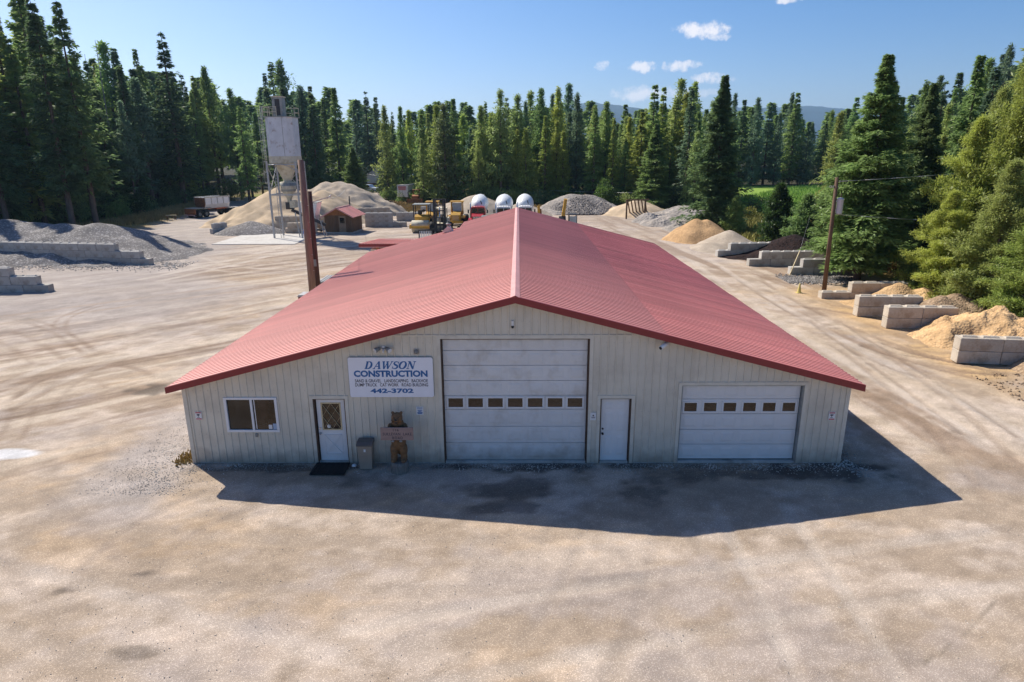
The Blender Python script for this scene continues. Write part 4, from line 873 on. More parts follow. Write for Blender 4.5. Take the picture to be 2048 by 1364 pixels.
# ------------------------------------------------------------------ concrete block walls (block 1.8 x .6 x .6)
def block_mesh(L_, hmm=.60, lug=True):
    mb = MB(); mb.box(0, L_, -.30, .30, .004, hmm - .004, b=.018)
    if lug:
        for a in ((L_ * .06, L_ * .44), (L_ * .54, L_ * .94)):
            mb.add([(a[0], -.16, hmm - .004), (a[1], -.16, hmm - .004), (a[1], .16, hmm - .004), (a[0], .16, hmm - .004), (a[0] + .05, -.07, hmm + .07), (a[1] - .05, -.07, hmm + .07), (a[1] - .05, .07, hmm + .07), (a[0] + .05, .07, hmm + .07)],
                   [(4, 5, 6, 7), (0, 1, 5, 4), (1, 2, 6, 5), (2, 3, 7, 6), (3, 0, 4, 7)])
    return mb.mesh('concrete_block')
BM = {(l, g_): block_mesh(l, lug=g_) for l in (1.8, .9, 1.5) for g_ in (True, False)}
def block_wall(label, x, y, ang, rows, m=None, group=None, L_=1.8, sink=0., depth_rows=1):
    """rows: bottom to top, each a list of block start offsets along the wall"""
    t = thing('block_wall', label, 'block wall', (x, y, -sink), ang, group)
    for r, offs in enumerate(rows):
        for o_ in offs:
            l = L_
            if isinstance(o_, tuple): o_, l = o_
            covered = r + 1 < len(rows) and any((q[0] if isinstance(q, tuple) else q) < o_ + l * .6 and (q[0] if isinstance(q, tuple) else q) + L_ > o_ + l * .4 for q in rows[r + 1])
            me = BM[(l, not covered)]
            ob = link('concrete_block', me, None, t, (o_ + random.uniform(-.012, .012), random.uniform(-.015, .015), r * .605), R(random.uniform(-.5, .5)))
            if len(me.materials) == 0: me.materials.append(M_conc)
            ob.material_slots[0].link = 'OBJECT'; ob.material_slots[0].material = m or M_conc
            if covered and False: pass
    return t
def rng_off(a, n, l=1.8, gap=.012): return [a + i * (l + gap) for i in range(n)]
def dirang(a, b): return math.atan2(b[1] - a[1], b[0] - a[0])
A = G(62, 500); B = G(323, 530)
block_wall('long stepped wall of tan grey concrete blocks in front of the left gravel heap', -50.3, 59.6, dirang((-50.3, 59.6), (-31.6, 56.6)), [rng_off(3.6, 8) , rng_off(.9, 9), rng_off(-1.5, 9)], sink=.05)
block_wall('three-step end of a concrete block wall at the left edge of the yard', -44.5, 45.2, R(.6), [rng_off(.2, 6), rng_off(-.6, 6), rng_off(-.6, 5)], sink=.1)
C_ = MATS['tan_concrete']
block_wall('two-course pale block wall closing the far side of the mulch bin', 18.3, 60.0, R(8), [rng_off(0, 4), rng_off(1.2, 5)])
block_wall('two-course grey block wall in front of the black mulch heap', 19.5, 55.0, R(3), [rng_off(0, 4), rng_off(1.0, 4)])
block_wall('two-course grey block wall nearest the transformer pole and river rocks', 21.4, 51.0, R(1), [rng_off(0, 3), rng_off(.9, 3)])
block_wall('low row of pale blocks running back from the two middle bin walls', 27.0, 52.0, R(98), [rng_off(0, 4), rng_off(.4, 3)])
block_wall('low tan block wall half buried beside the foot of the transformer pole', 19.95, 42.3, R(-1), [rng_off(0, 2), rng_off(1.9, 2)], C_, sink=.15)
block_wall('tan double block wall with soil on top, farther of the two facing the yard', 19.9, 37.5, R(-3), [rng_off(0, 2), rng_off(0, 2)], C_)
block_wall('tan double block wall with soil on top, nearer of the two facing the yard', 20.15, 34.8, R(-4), [rng_off(0, 2), rng_off(0, 2)], C_)
block_wall('pale double block wall standing alone nearest the camera on the right', 20.1, 28.75, R(-8), [rng_off(0, 2), rng_off(0, 2)], MATS['tan_concrete'])
block_wall('tan block wall standing in the sand pile behind the cement silo', -31.0, 83.5, R(2), [rng_off(0, 4), rng_off(0, 4)], sink=-.5, m=C_)
MB().box(-31.3, -23.5, 83.8, 87, -.1, .55).build('sand_bench', G_sand, kind='structure')
block_wall('short blocks beside the low gravel heap under the silo', -37.4, 79.2, R(60), [rng_off(0, 1), rng_off(.3, 1)])
block_wall('mossy block wall behind the silo legs', -28.6, 80.0, R(12), [rng_off(0, 2), rng_off(.3, 2)], m=C_)
block_wall('three-course grey block wall right of the small red-roofed shed', -20.2, 86.5, R(0), [rng_off(0, 3), rng_off(0, 2), rng_off(0, 2)])
block_wall('long tan block wall in front of the broad sand pile', -25.5, 93.0, R(18), [rng_off(0, 4), rng_off(0, 4), rng_off(0, 4)], m=C_)
block_wall('two-course grey block wall at the right end beside the far road', -17.4, 94.0, R(-2), [rng_off(0, 2), rng_off(0, 2)])
block_wall('single dark concrete block behind the road roller', -15.4, 104, R(0), [rng_off(0, 1), rng_off(0, 1)])

# concrete pad under the silo
MB().box(-33.0, -24.0, 69.5, 78.5, -.05, .06, b=.01).build('concrete_pad', mat('pale_concrete_slab', (.50, .47, .44), .85, var=.15, stain=(.35, .31, .27), stain_amt=.6, ss=.5), kind='structure', loc=(0, 0, 0))

# ------------------------------------------------------------------ cement silo
t = thing('cement_silo', 'tall white rusty cement silo on steel legs with a ladder cage', 'silo', (-26.35, 76, .0)); t.scale = (.87, .87, 1)
S2 = 1.72; z0, z1 = 8.4, 13.2
oct_ = []
mb = MB(); cr = .55
prof = [(-S2 + cr, -S2), (S2 - cr, -S2), (S2, -S2 + cr), (S2, S2 - cr), (S2 - cr, S2), (-S2 + cr, S2), (-S2, S2 - cr), (-S2, -S2 + cr)]
mb.prism(prof, 9.05, z1, 'z'); mb.build('silo_body', M_silo, t)
mb = MB(); mb.prism([(a * 1.012, b * 1.012) for a, b in prof], 8.35, 9.08, 'z'); mb.build('skirt', M_cream, t)
for zz in (11.4,): MB().prism([(a * 1.006, b * 1.006) for a, b in prof], zz, zz + .05, 'z').build('seam_band', M_silo, t)
MB().box(.55, .60, -S2 - .015, -S2 + .01, 9.1, z1).build('seam', M_grey, t)
mb = MB(); mb.lathe([(1.55, 8.35), (.55, 6.5), (.5, 6.3), (1.0, 6.25), (1.0, 5.5), (.28, 4.3), (.26, 3.9)], 16); mb.build('hopper', M_cream, t)
mb = MB(); mb.cyl((0, 0, 6.15), (0, 0, 5.2), 1.02, .96, 16); mb.build('weigh_hopper', M_grey, t); MB().box(-.45, .45, -.4, .4, 3.2, 4.0).build('gate_box', M_dsteel, t)
L4 = [(-S2 - .15, -S2), (S2 + .1, -S2), (S2 + .1, S2), (-S2 - .15, S2)]
for (a, b) in L4: MB().bar((a, b, 0), (a, b, 8.5), .20).build('leg', M_steel, t)
for i in range(4):
    (a, b), (c, d) = L4[i], L4[(i + 1) % 4]
    for zz in (4.9, 8.2): MB().bar((a, b, zz), (c, d, zz), .14).build('crossbeam', M_steel, t)
    if i != 0:
        MB().bar((a, b, 5.0), (c, d, 8.1), .07).build('brace', M_steel, t); MB().bar((c, d, 5.0), (a, b, 8.1), .07).build('brace', M_steel, t)
for x in (-S2 + .7, -S2 + 1.05): MB().cyl((x, -S2 + .1, 0), (x, -S2 + .1, 8.3), .035, n=6).build('ladder_rail', M_steel, t)
mb = MB(); [mb.cyl((-S2 + .7, -S2 + .1, .3 + i * .32), (-S2 + 1.05, -S2 + .1, .3 + i * .32), .018, n=5) for i in range(25)]; mb.build('ladder_rung', M_steel, t, kind='stuff')
mb = MB(); xx = -S2 - .45
for y_ in (-1.2, -.75): mb.cyl((xx, y_, 5.2), (xx, y_, z1 + 1.2), .03, n=6)
mb.build('side_ladder_rail', M_steel, t)
mb = MB(); [mb.cyl((xx, -1.2, 5.4 + i * .33), (xx, -.75, 5.4 + i * .33), .018, n=5) for i in range(26)]; mb.build('side_ladder_rung', M_steel, t, kind='stuff')
mb = MB()
for i in range(7):
    zz = 6.2 + i * 1.15; pts = [Vector((xx - .42 * math.sin(PI * k / 8), -.975 + .40 * math.cos(PI * k / 8), zz)) for k in range(9)]; mb.tube(pts, .018, 5)
for k in (2, 4, 6): mb.cyl((xx - .42 * math.sin(PI * k / 8), -.975 + .40 * math.cos(PI * k / 8), 6.2), (xx - .42 * math.sin(PI * k / 8), -.975 + .40 * math.cos(PI * k / 8), z1 + .9), .015, n=5)
mb.build('ladder_cage', M_steel, t, kind='stuff')
MB().box(-S2 - .1, S2 + .1, -S2 - .1, S2 + .1, z1 + .005, z1 + .07).build('deck_plate', M_grey, t)
for (p_, q_) in (((-S2, -S2), (.0, -S2)), ((-S2, -S2), (-S2, S2)), ((-S2, S2), (S2, S2)), ((S2, S2), (S2, -S2 + 1.8))):
    for zz in (.55, 1.05): MB().bar((p_[0], p_[1], z1 + zz), (q_[0], q_[1], z1 + zz), .05).build('guard_rail', M_cream, t)
for (a, b) in ((-S2, -S2), (-.85, -S2), (-.0, -S2), (-S2, 0), (-S2, S2), (0, S2), (S2, S2), (S2, 0)): MB().bar((a, b, z1 + .07), (a, b, z1 + 1.1), .06).build('rail_post', M_cream, t)
mb = MB(); mb.box(-.7, .55, -.9, .4, z1 + .071, z1 + 2.1); mb.build('dust_collector', M_grey, t); MB().box(-.80, .65, -1.0, .5, z1 + 2.10, z1 + 2.2).build('collector_cap', M_cream, t); MB().box(-.35, .25, -.93, -.902, z1 + .2, z1 + 1.9).build('collector_door', M_dsteel, t)
mb = MB(); mb.tube([Vector(p_) for p_ in ((-1.5, -1.95, 8.15), (.2, -2.0, 8.25), (1.2, -2.0, 7.9), (2.3, -2.0, 7.3))], .045, 6); mb.build('pipe', M_steel, t)
# belt conveyor and aggregate bin
c = thing('belt_conveyor', 'inclined belt conveyor dropping beneath the silo hopper', 'conveyor', (-26.2, 75.6, 0))
mb = MB(); mb.bar((.1, 0, 3.15), (3.6, 1.0, 1.3), .7, .30); mb.build('belt_frame', M_dsteel, c); MB().bar((.1, 0, 3.32), (3.6, 1.0, 1.47), .5, .03).build('belt', M_dark, c)
for p_, q_ in (((.6, -.3, 2.9), (.9, -.3, 0)), ((3.2, .5, 1.85), (3.6, .4, 0)), ((3.2, 1.1, 1.85), (3.6, 1.2, 0))): MB().bar(p_, q_, .10).build('support', M_steel, c)
MB().box(.1, .75, -.45, .45, 3.4, 4.2).build('head_hood', M_cream, c)
b = thing('aggregate_bin', 'white sheet metal aggregate bin beside the conveyor', 'bin', (H(622, 440, 80.5).x, 80.5, 0)); b.scale = (.72, .8, 1.1)
mb = MB(); mb.prism([(-1.1, 1.9), (1.1, 1.9), (1.7, 3.3), (-1.7, 3.3)], -1.2, 1.2, 'y'); mb.build('hopper', M_truckw, b); 
mb = MB(); mb.prism([(-1.0, 1.2), (1.0, 1.2), (1.1, 1.9), (-1.1, 1.9)], -1.0, 1.0, 'y'); mb.build('lower_hopper', M_silo, b)
for s in (-1, 1):
    for q_ in (-1, 1): MB().bar((s * 1.2, q_ * 1.0, 0), (s * 1.2, q_ * 1.0, 1.9), .14).build('leg', M_steel, b)
MB().box(-1.75, 1.75, -1.3, 1.3, 3.3, 3.36).build('rim', M_grey, b)
mb = MB()
for s in range(4): mb.bar((-1.3 + s * .8, -1.25, .2), (-1.1 + s * .7, -1.25, 1.8), .05)
mb.build('side_brace', M_steel, b)
t = thing('plastic_barrel', 'blue plastic barrel beside the silo leg', 'barrel', (-24.6, 75.4, .06)); MB().lathe([(0, 0), (.27, 0), (.30, .1), (.30, .42), (.31, .45), (.30, .48), (.30, .82), (.27, .9), (0, .9)], 16).build('barrel', M_blue, t)
t = thing('steel_post', 'thin dark steel post in front of the sand pile behind the shed', 'post', (-22.4, 87.5, 0)); MB().cyl((0, 0, 0), (0, 0, 3.9), .09, n=8).build('post', M_dsteel, t)

# ------------------------------------------------------------------ small shed
t = thing('small_shed', 'small brown plank shed with a red metal roof near the silo', 'shed', (H(677, 450, 79.2).x, 79.2, 0), R(-6)); t.scale = (1.12, 1.1, 1.08)
w2, dp, hw_ = 1.45, 3.4, 2.0
for i in range(10):
    a = -w2 + i * .29
    if .05 < a + .145 < .95: continue
    MB().box(a + .006, a + .284, -.03 - .004 * (i % 2), 0, .15, hw_ + .0).build('plank', M_plank, t)
for s in (-1, 1):
    for i in range(11): MB().box(min(s * w2, s * (w2 + .03)), max(s * w2, s * (w2 + .03)), .03 + i * .305, .03 + i * .305 + .298, .15, hw_ + .02).build('plank', M_plank, t)
MB().box(-w2, w2, dp, dp + .03, .15, hw_).build('back_wall', M_plank, t)
gp_ = MB(); gp_.prism([(-w2, hw_), (w2, hw_), (0, hw_ + .78)], -.03, .0, 'y'); gp_.build('gable', mat('orange_brown_wood', (.30, .13, .05), .8, var=.3), t); gp_ = MB(); gp_.prism([(-w2, hw_), (w2, hw_), (0, hw_ + .78)], dp, dp + .03, 'y'); gp_.build('gable', M_plank, t)
MB().box(.08, .86, -.045, -.01, .15, 1.95).build('door', mat('pale_brown_door', (.26, .19, .13), .8, var=.25), t); MB().box(.20, .74, -.05, -.046, 1.15, 1.75).build('door_window', M_glass, t)
for xx in (0.04, .90): MB().box(xx - .045, xx + .045, -.055, -.0, .15, 2.02).build('door_frame', M_plank, t)
for s in (-1, 1): MB().box(s * w2 - .06, s * w2 + .06, -.045, .02, .1, hw_).build('corner_post', M_plank, t)
MB().box(-w2 - .05, w2 + .05, -.05, dp + .05, 0, .15).build('base', M_conc, t)
for s in (-1, 1):
    n = 8
    for i in range(n):
        y0 = -.35 + i * (dp + .7) / n; y1 = y0 + (dp + .7) / n - .012
        mb = MB(); a_, b_ = (0, hw_ + .86), (s * (w2 + .42), hw_ - .16)
        mb.add([(a_[0], y0, a_[1]), (b_[0], y0, b_[1]), (b_[0], y1, b_[1]), (a_[0], y1, a_[1]), (a_[0], y0, a_[1] - .04), (b_[0], y0, b_[1] - .04), (b_[0], y1, b_[1] - .04), (a_[0], y1, a_[1] - .04), (a_[0], y0, a_[1] + .025), (b_[0], y0, b_[1] + .025), (b_[0], y0 + .05, b_[1] + .025), (a_[0], y0 + .05, a_[1] + .025)],
               [(0, 1, 2, 3), (7, 6, 5, 4), (0, 4, 5, 1), (1, 5, 6, 2), (2, 6, 7, 3), (8, 9, 10, 11), (0, 1, 9, 8)]); mb.build('roof_sheet', M_roof, t)
MB().bar((0, -.36, hw_ + .87), (0, dp + .36, hw_ + .87), .16, .03).build('ridge_cap', M_cap, t)
for s in (-1, 1): MB().bar((0, -.36, hw_ + .80), (s * (w2 + .42), -.36, hw_ - .21), .03, .13).build('barge_board', M_cap, t)
t = thing('scrap_heap', 'small heap of pale scrap and pipes left of the small shed', 'scrap', (-24.2, 81, 0))
for i in range(9):
    a = random.uniform(0, PI); p_ = Vector((random.uniform(-1.3, 1.3), random.uniform(-.5, .5), .1 + .08 * (i % 4))); q_ = p_ + Vector((math.cos(a), math.sin(a) * .5, .1)) * random.uniform(.7, 1.6); MB().bar(p_, q_, random.uniform(.05, .14)).build('pipe', random.choice((M_steel, M_truckw, M_dsteel)), t)

# ------------------------------------------------------------------ lean-to, bins and poles left of the workshop
t = thing('rear_annex', 'low annex with a red metal roof edge showing beyond the left rear of the workshop', 'annex', (-8, 50.3, 0))
MB().box(-3.6, 4.0, .4, 6.5, 0, 2.15).build('wall', M_siding, t)
for i in range(9): 
    a = -4.4 + i * .9; mb = MB()
    mb.prism([(-.02, 2.62), (7.5, 2.05), (7.5, 2.0), (-.02, 2.56)], a, a + .89, 'x')
    for k in range(4): mb.prism([(-.03, 2.66), (7.5, 2.09), (7.5, 2.05), (-.03, 2.62)], a + .06 + k * .2286, a + .12 + k * .2286, 'x')
    mb.build('roof_sheet', M_roof, t)
MB().box(-4.4, 3.7, -.05, -.022, 2.40, 2.60).build('fascia', M_fascia, t); MB().box(-4.4, 3.7, -.045, -.0, 2.34, 2.398).build('gutter', M_cap, t)
MB().box(-3.1, -2.9, .25, .399, 0, 2.3).build('downpipe', mat('orange_pipe', (.4, .15, .07), .6), t)
t = thing('scrap_dumpster', 'grey weathered steel dumpster with a dark ribbed lid beside the left wall', 'dumpster', (-12.1, 41.5, 0))
mb = MB(); mb.prism([(-.85, 0), (.95, 0), (1.05, 1.3), (.95, 1.42), (-.80, 1.42), (-.95, 1.2)], -.6, 1.6, 'y'); mb.build('body', M_grey, t)
for i in range(9): MB().box(-.78 + i * .19, -.78 + i * .19 + .11, -.68, 1.65, 1.43, 1.50).build('lid_rib', M_steel, t)
MB().box(-.85, .98, -.66, -.605, 1.22, 1.36).build('rim', M_dsteel, t)
for zz in (.3, .7): MB().box(-.8, .95, -.63, -.601, zz, zz + .06).build('stiffener', M_grey, t)
t = thing('tool_chest', 'dark red metal chest with a pale grey lid next to the steel dumpster', 'chest', (-13.0, 38.9, 0))
MB().box(-.42, .5, -.4, .5, 0, 1.0, b=.02).build('body', mat('dark_red_chest_paint', (.20, .02, .02), .4), t); MB().prism([(-.46, 1.005), (.54, 1.005), (.45, 1.13), (-.38, 1.13)], -.45, .55, 'y').build('lid', M_steel, t)
for s in (-.3, .38): MB().cyl((s, -.42, .85), (s, -.40, .85), .04, n=8).build('latch', M_chrome, t)
t = thing('fork_grate', 'black steel grate with pale slats standing just beyond the roof edge', 'grate', (-9.9, 69.5, 0))
MB().box(-.75, .75, -.04, .04, 1.4, 1.5).build('top_bar', M_black, t); MB().box(-.75, .75, -.04, .04, .5, .6).build('bottom_bar', M_black, t)
for i in range(8): MB().box(-.68 + i * .185, -.68 + i * .185 + .09, -.02, .02, .6, 1.4).build('slat', M_truckw, t)
for s in (-.7, .7): MB().bar((s, 0, 0), (s, 0, 1.5), .1).build('post', M_black, t)
def upole(label, x, y, h, r0, r1, m, lean=(0, 0)):
    t = thing('utility_pole', label, 'utility pole', (x, y, 0)); mb = MB(); mb.cyl((0, 0, -.1), (lean[0], lean[1], h), r0, r1, 14); mb.build('shaft', m, t); return t
p1 = upole('tall reddish creosoted pole standing at the left side of the workshop', -12.0, 37.0, 9.05, .22, .16, M_wood)
for i in range(18): MB().cyl((.17 * (1 if i % 2 else -1), -.10, .6 + i * .46), (.23 * (1 if i % 2 else -1), -.10, .6 + i * .46), .015, n=5).build('climbing_bolt', M_steel, p1)
p2 = upole('shorter dark pole close behind the tall reddish pole', -11.98, 37.95, 7.3, .18, .14, M_woodd)
MB().box(-.12, .10, -.20, -.16, 3.0, 3.4).build('meter_box', M_grey, p2); MB().bar((-.2, 0, 6.6), (1.2, 0, 7.0), .05).build('arm', M_steel, p2)
for zz in (6.9,): MB().cyl((1.0, 0, zz), (1.25, 0, zz + .2), .03, n=6).build('bracket', M_steel, p2)
p3 = upole('brown leaning utility pole carrying a grey transformer on the right', 21.26, 44.53, 7.68, .155, .11, M_wood2, (-.12, 0))
mb = MB(); mb.lathe([(0, 5.28), (.19, 5.30), (.205, 5.36), (.205, 6.22), (.22, 6.24), (.20, 6.33), (0, 6.38)], 18, Matrix.Translation((.28, -.05, 0))); mb.build('transformer', mat('grey_transformer_paint', (.42, .44, .50), .4, var=.05), p3)
for zz in (5.5, 6.1): MB().box(-.02, .14, -.08, -.02, zz, zz + .08).build('bracket', M_steel, p3)
MB().cyl((.28, -.05, 6.36), (.30, -.05, 6.62), .035, .02, n=8).build('bushing', M_brown, p3); MB().cyl((-.5, 0, 7.02), (.1, 0, 7.02), .02, n=6).build('arm', M_steel, p3)
for a in (-.5, -.38, -.26): MB().lathe([(.02, 0), (.05, .03), (.03, .06), (.05, .09), (.02, .12)], 8, Matrix.Translation((a, 0, 7.03))).build('insulator', M_grey, p3)
MB().lathe([(.02, 0), (.05, .03), (.03, .06), (.05, .09), (.02, .12)], 8, Matrix.Translation((.12, 0, 7.35))).build('insulator', M_grey, p3)
def wire(label, a, b, sag, r=.012, n=14):
    a, b = Vector(a), Vector(b); mb = MB(); pts = [a.lerp(b, i / n) - Vector((0, 0, sag * 4 * (i / n) * (1 - i / n))) - a for i in range(n + 1)]; mb.tube(pts, r, 5)
    o = mb.build('overhead_wire', M_wire, loc=tuple(a)); return tag(o, label, 'wire')
wire('upper power wire from the transformer pole to the right', (21.26, 44.5, 7.42), (45.3, 44.5, 9.7), .3, .016)
wire('lower power wire from the transformer pole to the right', (21.30, 44.5, 5.27), (46, 44.5, 4.3), .25, .016)
wire('thin wire crossing in front of the trees behind the silo', (-11.9, 38.2, 7.0), (-38, 150, 4.2), 1.6, .014)
wire('faint wire over the mixer trucks from the pole line', (-34, 150, 4.8), (26, 112, 2.6), 1.0, .02)
mb = MB(); mb.cyl((0, 0, 0), (2.6, 4.2, 3.9), .005, n=5); tag(mb.build('guy_wire', M_wire, loc=(22.3, 52.2, .1)), 'thin guy wire rising behind the grey bin walls', 'wire')
t = thing('traffic_cone', 'faded yellow traffic cone standing alone near the transformer pole', 'cone', (19.26, 43.9, .01))
MB().box(-.19, .19, -.19, .19, 0, .03, b=.005).build('base', M_cone, t); MB().lathe([(.14, .03), (.12, .12), (.05, .62), (.035, .66), (.0, .66)], 16).build('cone', M_cone, t)
t = thing('wood_stake', 'pale wooden stake leaning against the near grey bin wall', 'stake', (21.2, 50.4, 0)); MB().bar((0, 0, 0), (.75, .35, 1.9), .06).build('stake', M_tan, t)
# timber screening rack
t = thing('screening_rack', 'slanted timber grizzly rack on posts among the gravel heaps', 'rack', (15.6, 95.3, 0), R(8))
for x in (0, 2.75): MB().bar((x, 0, 0), (x, 0, 2.6), .20).build('post', M_plank, t)
MB().box(-.15, 3.3, -.12, .12, 2.6, 2.78).build('beam', M_plank, t); MB().box(1.8, 4.6, 4.1, 4.3, .1, .3).build('lower_beam', M_plank, t)
for i in range(6): MB().bar((.15 + i * .52, .1, 2.55), (1.9 + i * .52, 4.2, .3), .15, .22).build('slat', M_plank, t)

# ------------------------------------------------------------------ vehicles
def wheel(parent, x, y, z, r, w_, name='wheel', rim=None):
    g_ = bpy.data.objects.new(name, None); COL.objects.link(g_); g_.parent = parent; g_.location = (x, y, z); Rm = Matrix.Rotation(PI / 2, 4, 'Y')
    MB().lathe([(r * .55, -w_ / 2), (r * .93, -w_ / 2), (r, -w_ * .35), (r, w_ * .35), (r * .93, w_ / 2), (r * .55, w_ / 2)], 20, Rm).build('tyre', M_dark, g_)
    MB().lathe([(0, -w_ * .30), (r * .2, -w_ * .34), (r * .3, -w_ * .2), (r * .56, -w_ * .42), (r * .56, w_ * .42), (r * .3, w_ * .2), (r * .2, w_ * .34), (0, w_ * .3)], 16, Rm).build('rim', rim or M_grey, g_); return g_
def mixer(label, x, y, paint, hood, rz=0):
    t = thing('mixer_truck', label, 'mixer truck', (x, y, 0), rz, 'concrete mixer trucks parked in a row')
    dm = Matrix.Translation((0, 3.0, 2.35)) @ Matrix.Rotation(R(-78), 4, 'X')
    MB().lathe([(.0, -.35), (.55, -.3), (.98, .3), (1.17, 1.3), (1.17, 2.3), (.85, 3.6), (.45, 4.6), (.5, 4.9)], 28, dm).build('drum', M_truckw, t)
    MB().prism([(-.95, 1.1), (.95, 1.1), (.98, 1.9), (.86, 2.62), (.6, 2.70), (-.6, 2.70), (-.86, 2.62), (-.98, 1.9)], .2, 1.8, 'y').build('cab', paint, t)
    MB().prism([(-.86, 1.95), (.86, 1.95), (.80, 2.50), (-.80, 2.50)], .165, .199, 'y').build('windshield', M_glass, t)
    MB().box(-.03, .03, .14, .164, 1.95, 2.5).build('windshield_divider', paint, t)
    hl = 1.5 if hood else .35
    MB().prism([(.2 - hl, 1.0), (.2 - hl, 1.62), (.05 - hl * .6, 1.82), (.19, 1.90), (.19, 1.0)], -.72, .72, 'x').build('hood', paint, t)
    MB().box(-.52, .52, .17 - hl, .199 - hl, 1.0, 1.58).build('grille', M_chrome, t)
    for i in range(5): MB().box(-.46 + i * .2, -.46 + i * .2 + .1, .15 - hl, .169 - hl, 1.03, 1.55).build('grille_slat', M_black, t)
    for s in (-1, 1):
        MB().prism([(-.1 - hl * .8, .75), (-.1 - hl * .8, 1.2), (.15 - hl * .5, 1.38), (.7 - hl * .5, 1.30), (.7 - hl * .5, .9)], min(s * .73, s * 1.15), max(s * .73, s * 1.15), 'x').build('fender', paint, t)
        MB().cyl((s * .93, .12 - hl * .8, 1.02), (s * .93, .05 - hl * .8, 1.02), .10, n=12).build('headlight', M_chrome, t)
        MB().box(s * 1.22 - .09, s * 1.22 + .09, .1, .16, 1.9, 2.35).build('mirror', M_black, t); MB().bar((s * .95, .2, 2.3), (s * 1.15, .14, 2.3), .03).build('mirror_arm', M_chrome, t)
        wheel(t, s * .98, .15 - hl * .35, .52, .52, .32); 
        for yy in (4.6, 5.9): wheel(t, s * .95, yy, .52, .52, .55)
    MB().box(-1.2, 1.2, -.05 - hl, .14 - hl, .45, .78, b=.02).build('bumper', M_chrome, t)
    MB().box(-.45, .45, .5, 7.4, .75, 1.05).build('chassis', M_dsteel, t)
    for i in range(5): MB().box(-.66 + i * .33 - .03, -.66 + i * .33 + .03, .22, .3, 2.71, 2.79).build('roof_light', mat('amber_lens', (.6, .2, .02), .3) if 'amber_lens' not in MATS else MATS['amber_lens'], t)
    MB().cyl((-1.05, 1.95, 1.0), (-1.05, 1.95, 3.1), .08, n=10).build('exhaust_stack', M_chrome, t)
    MB().cyl((.42, 1.95, 2.9), (.28, 1.75, 3.35), .06, n=8).build('drum_hatch', M_black, t)
    MB().box(-.95, .95, 2.1, 2.25, 1.05, 1.9).build('drum_pedestal', M_dsteel, t)
    mb = MB(); mb.box(-.45, .45, 7.2, 7.9, 3.3, 3.75); mb.build('charge_hopper', M_truckw, t)
    return t
mixer('mixer truck with a red cab and hood in front of the gravel heap', -5.2, 84.2, M_red, True)
mixer('white mixer truck standing between the red one and the roof ridge', -1.9, 84.2, M_truckw, False)
mixer('white mixer truck half hidden behind the roof ridge', .88, 84.6, M_truckw, False)
# cable reel / chimney boxes beside drums are the tank ends
# road roller
t = thing('road_roller', 'yellow road roller with a dusty steel drum and open canopy', 'road roller', (-12.0, 80.2, 0))
MB().lathe([(0, -1.05), (.68, -1.05), (.72, -1.02), (.72, 1.02), (.68, 1.05), (0, 1.05)], 28, Matrix.Translation((0, 0, .72)) @ Matrix.Rotation(PI / 2, 4, 'Y')).build('drum', M_cream, t)
for s in (-1, 1): MB().prism([(-.85, .5), (-.85, .95), (1.0, 1.05), (1.0, .5)], min(s * 1.08, s * 1.25), max(s * 1.08, s * 1.25), 'x').build('drum_frame', M_yellow, t)
MB().box(-1.24, 1.24, -1.0, -.82, .55, .85, b=.02).build('front_beam', M_yellow, t)
MB().prism([(1.0, .6), (1.0, 1.75), (1.5, 2.0), (3.6, 1.85), (3.8, 1.3), (3.8, .7)], -.85, .85, 'x').build('body', M_yellow, t)
MB().box(-.5, .0, 1.5, 2.0, 2.0, 2.5, b=.06).build('seat', M_black, t); MB().cyl((.3, 1.25, 1.9), (.3, 1.1, 2.5), .03, n=8).build('steering_column', M_black, t); MB().cyl((.3, 1.08, 2.5), (.3, 1.12, 2.53), .2, n=14).build('steering_wheel', M_black, t)
for s in (-1, 1):
    for yy in (1.0, 2.6): MB().bar((s * .95, yy, 1.7), (s * .92, yy, 3.2), .10).build('canopy_post', M_black, t)
    wheel(t, s * .85, 2.9, .68, .68, .45)
MB().box(-1.05, 1.05, .85, 2.8, 3.2, 3.30, b=.02).build('canopy', M_grey, t)
# forklift
t = thing('forklift', 'rough terrain forklift with a tall black mast facing the camera', 'forklift', (-9.35, 78.0, 0))
for s in (-1, 1):
    MB().box(s * .62 - .13, s * .62 + .13, -.12, .12, .2, 4.15).build('mast_rail', M_black, t); MB().box(s * .40 - .05, s * .40 + .05, -.10, .08, .25, 4.0).build('inner_rail', M_dsteel, t)
    MB().prism([(-1.5, .22), (-.25, .22), (-.16, 1.3), (-.24, 1.3), (-.32, .32), (-1.5, .26)], s * .5 - .07, s * .5 + .07, 'x').build('fork', M_black, t)
    wheel(t, s * 1.05, .9, .7, .7, .5, rim=M_yellow); wheel(t, s * .95, 3.3, .5, .5, .4, rim=M_yellow)
for zz in (4.0, 3.35, 2.7, 1.0): MB().box(-.62, .62, -.06, .06, zz, zz + .14).build('mast_crossbar', M_dsteel, t)
MB().cyl((0, .05, .4), (0, .05, 3.2), .07, n=8).build('lift_cylinder', M_chrome, t)
MB().box(-.95, .95, -.22, -.125, .55, .70).build('carriage_bar', M_black, t); MB().box(-.95, .95, -.22, -.125, 1.15, 1.28).build('carriage_bar', M_black, t)
for i in range(5): MB().box(-.9 + i * .43, -.9 + i * .43 + .06, -.2, -.14, 1.28, 1.95).build('load_guard_bar', M_black, t)
MB().box(-.9, .9, -.2, -.14, 1.95, 2.03).build('load_guard_bar', M_black, t)
MB().prism([(.5, .5), (.5, 1.2), (1.6, 1.3), (1.9, 1.75), (4.0, 1.7), (4.1, .6)], -.8, .8, 'x').build('body', M_cream, t)
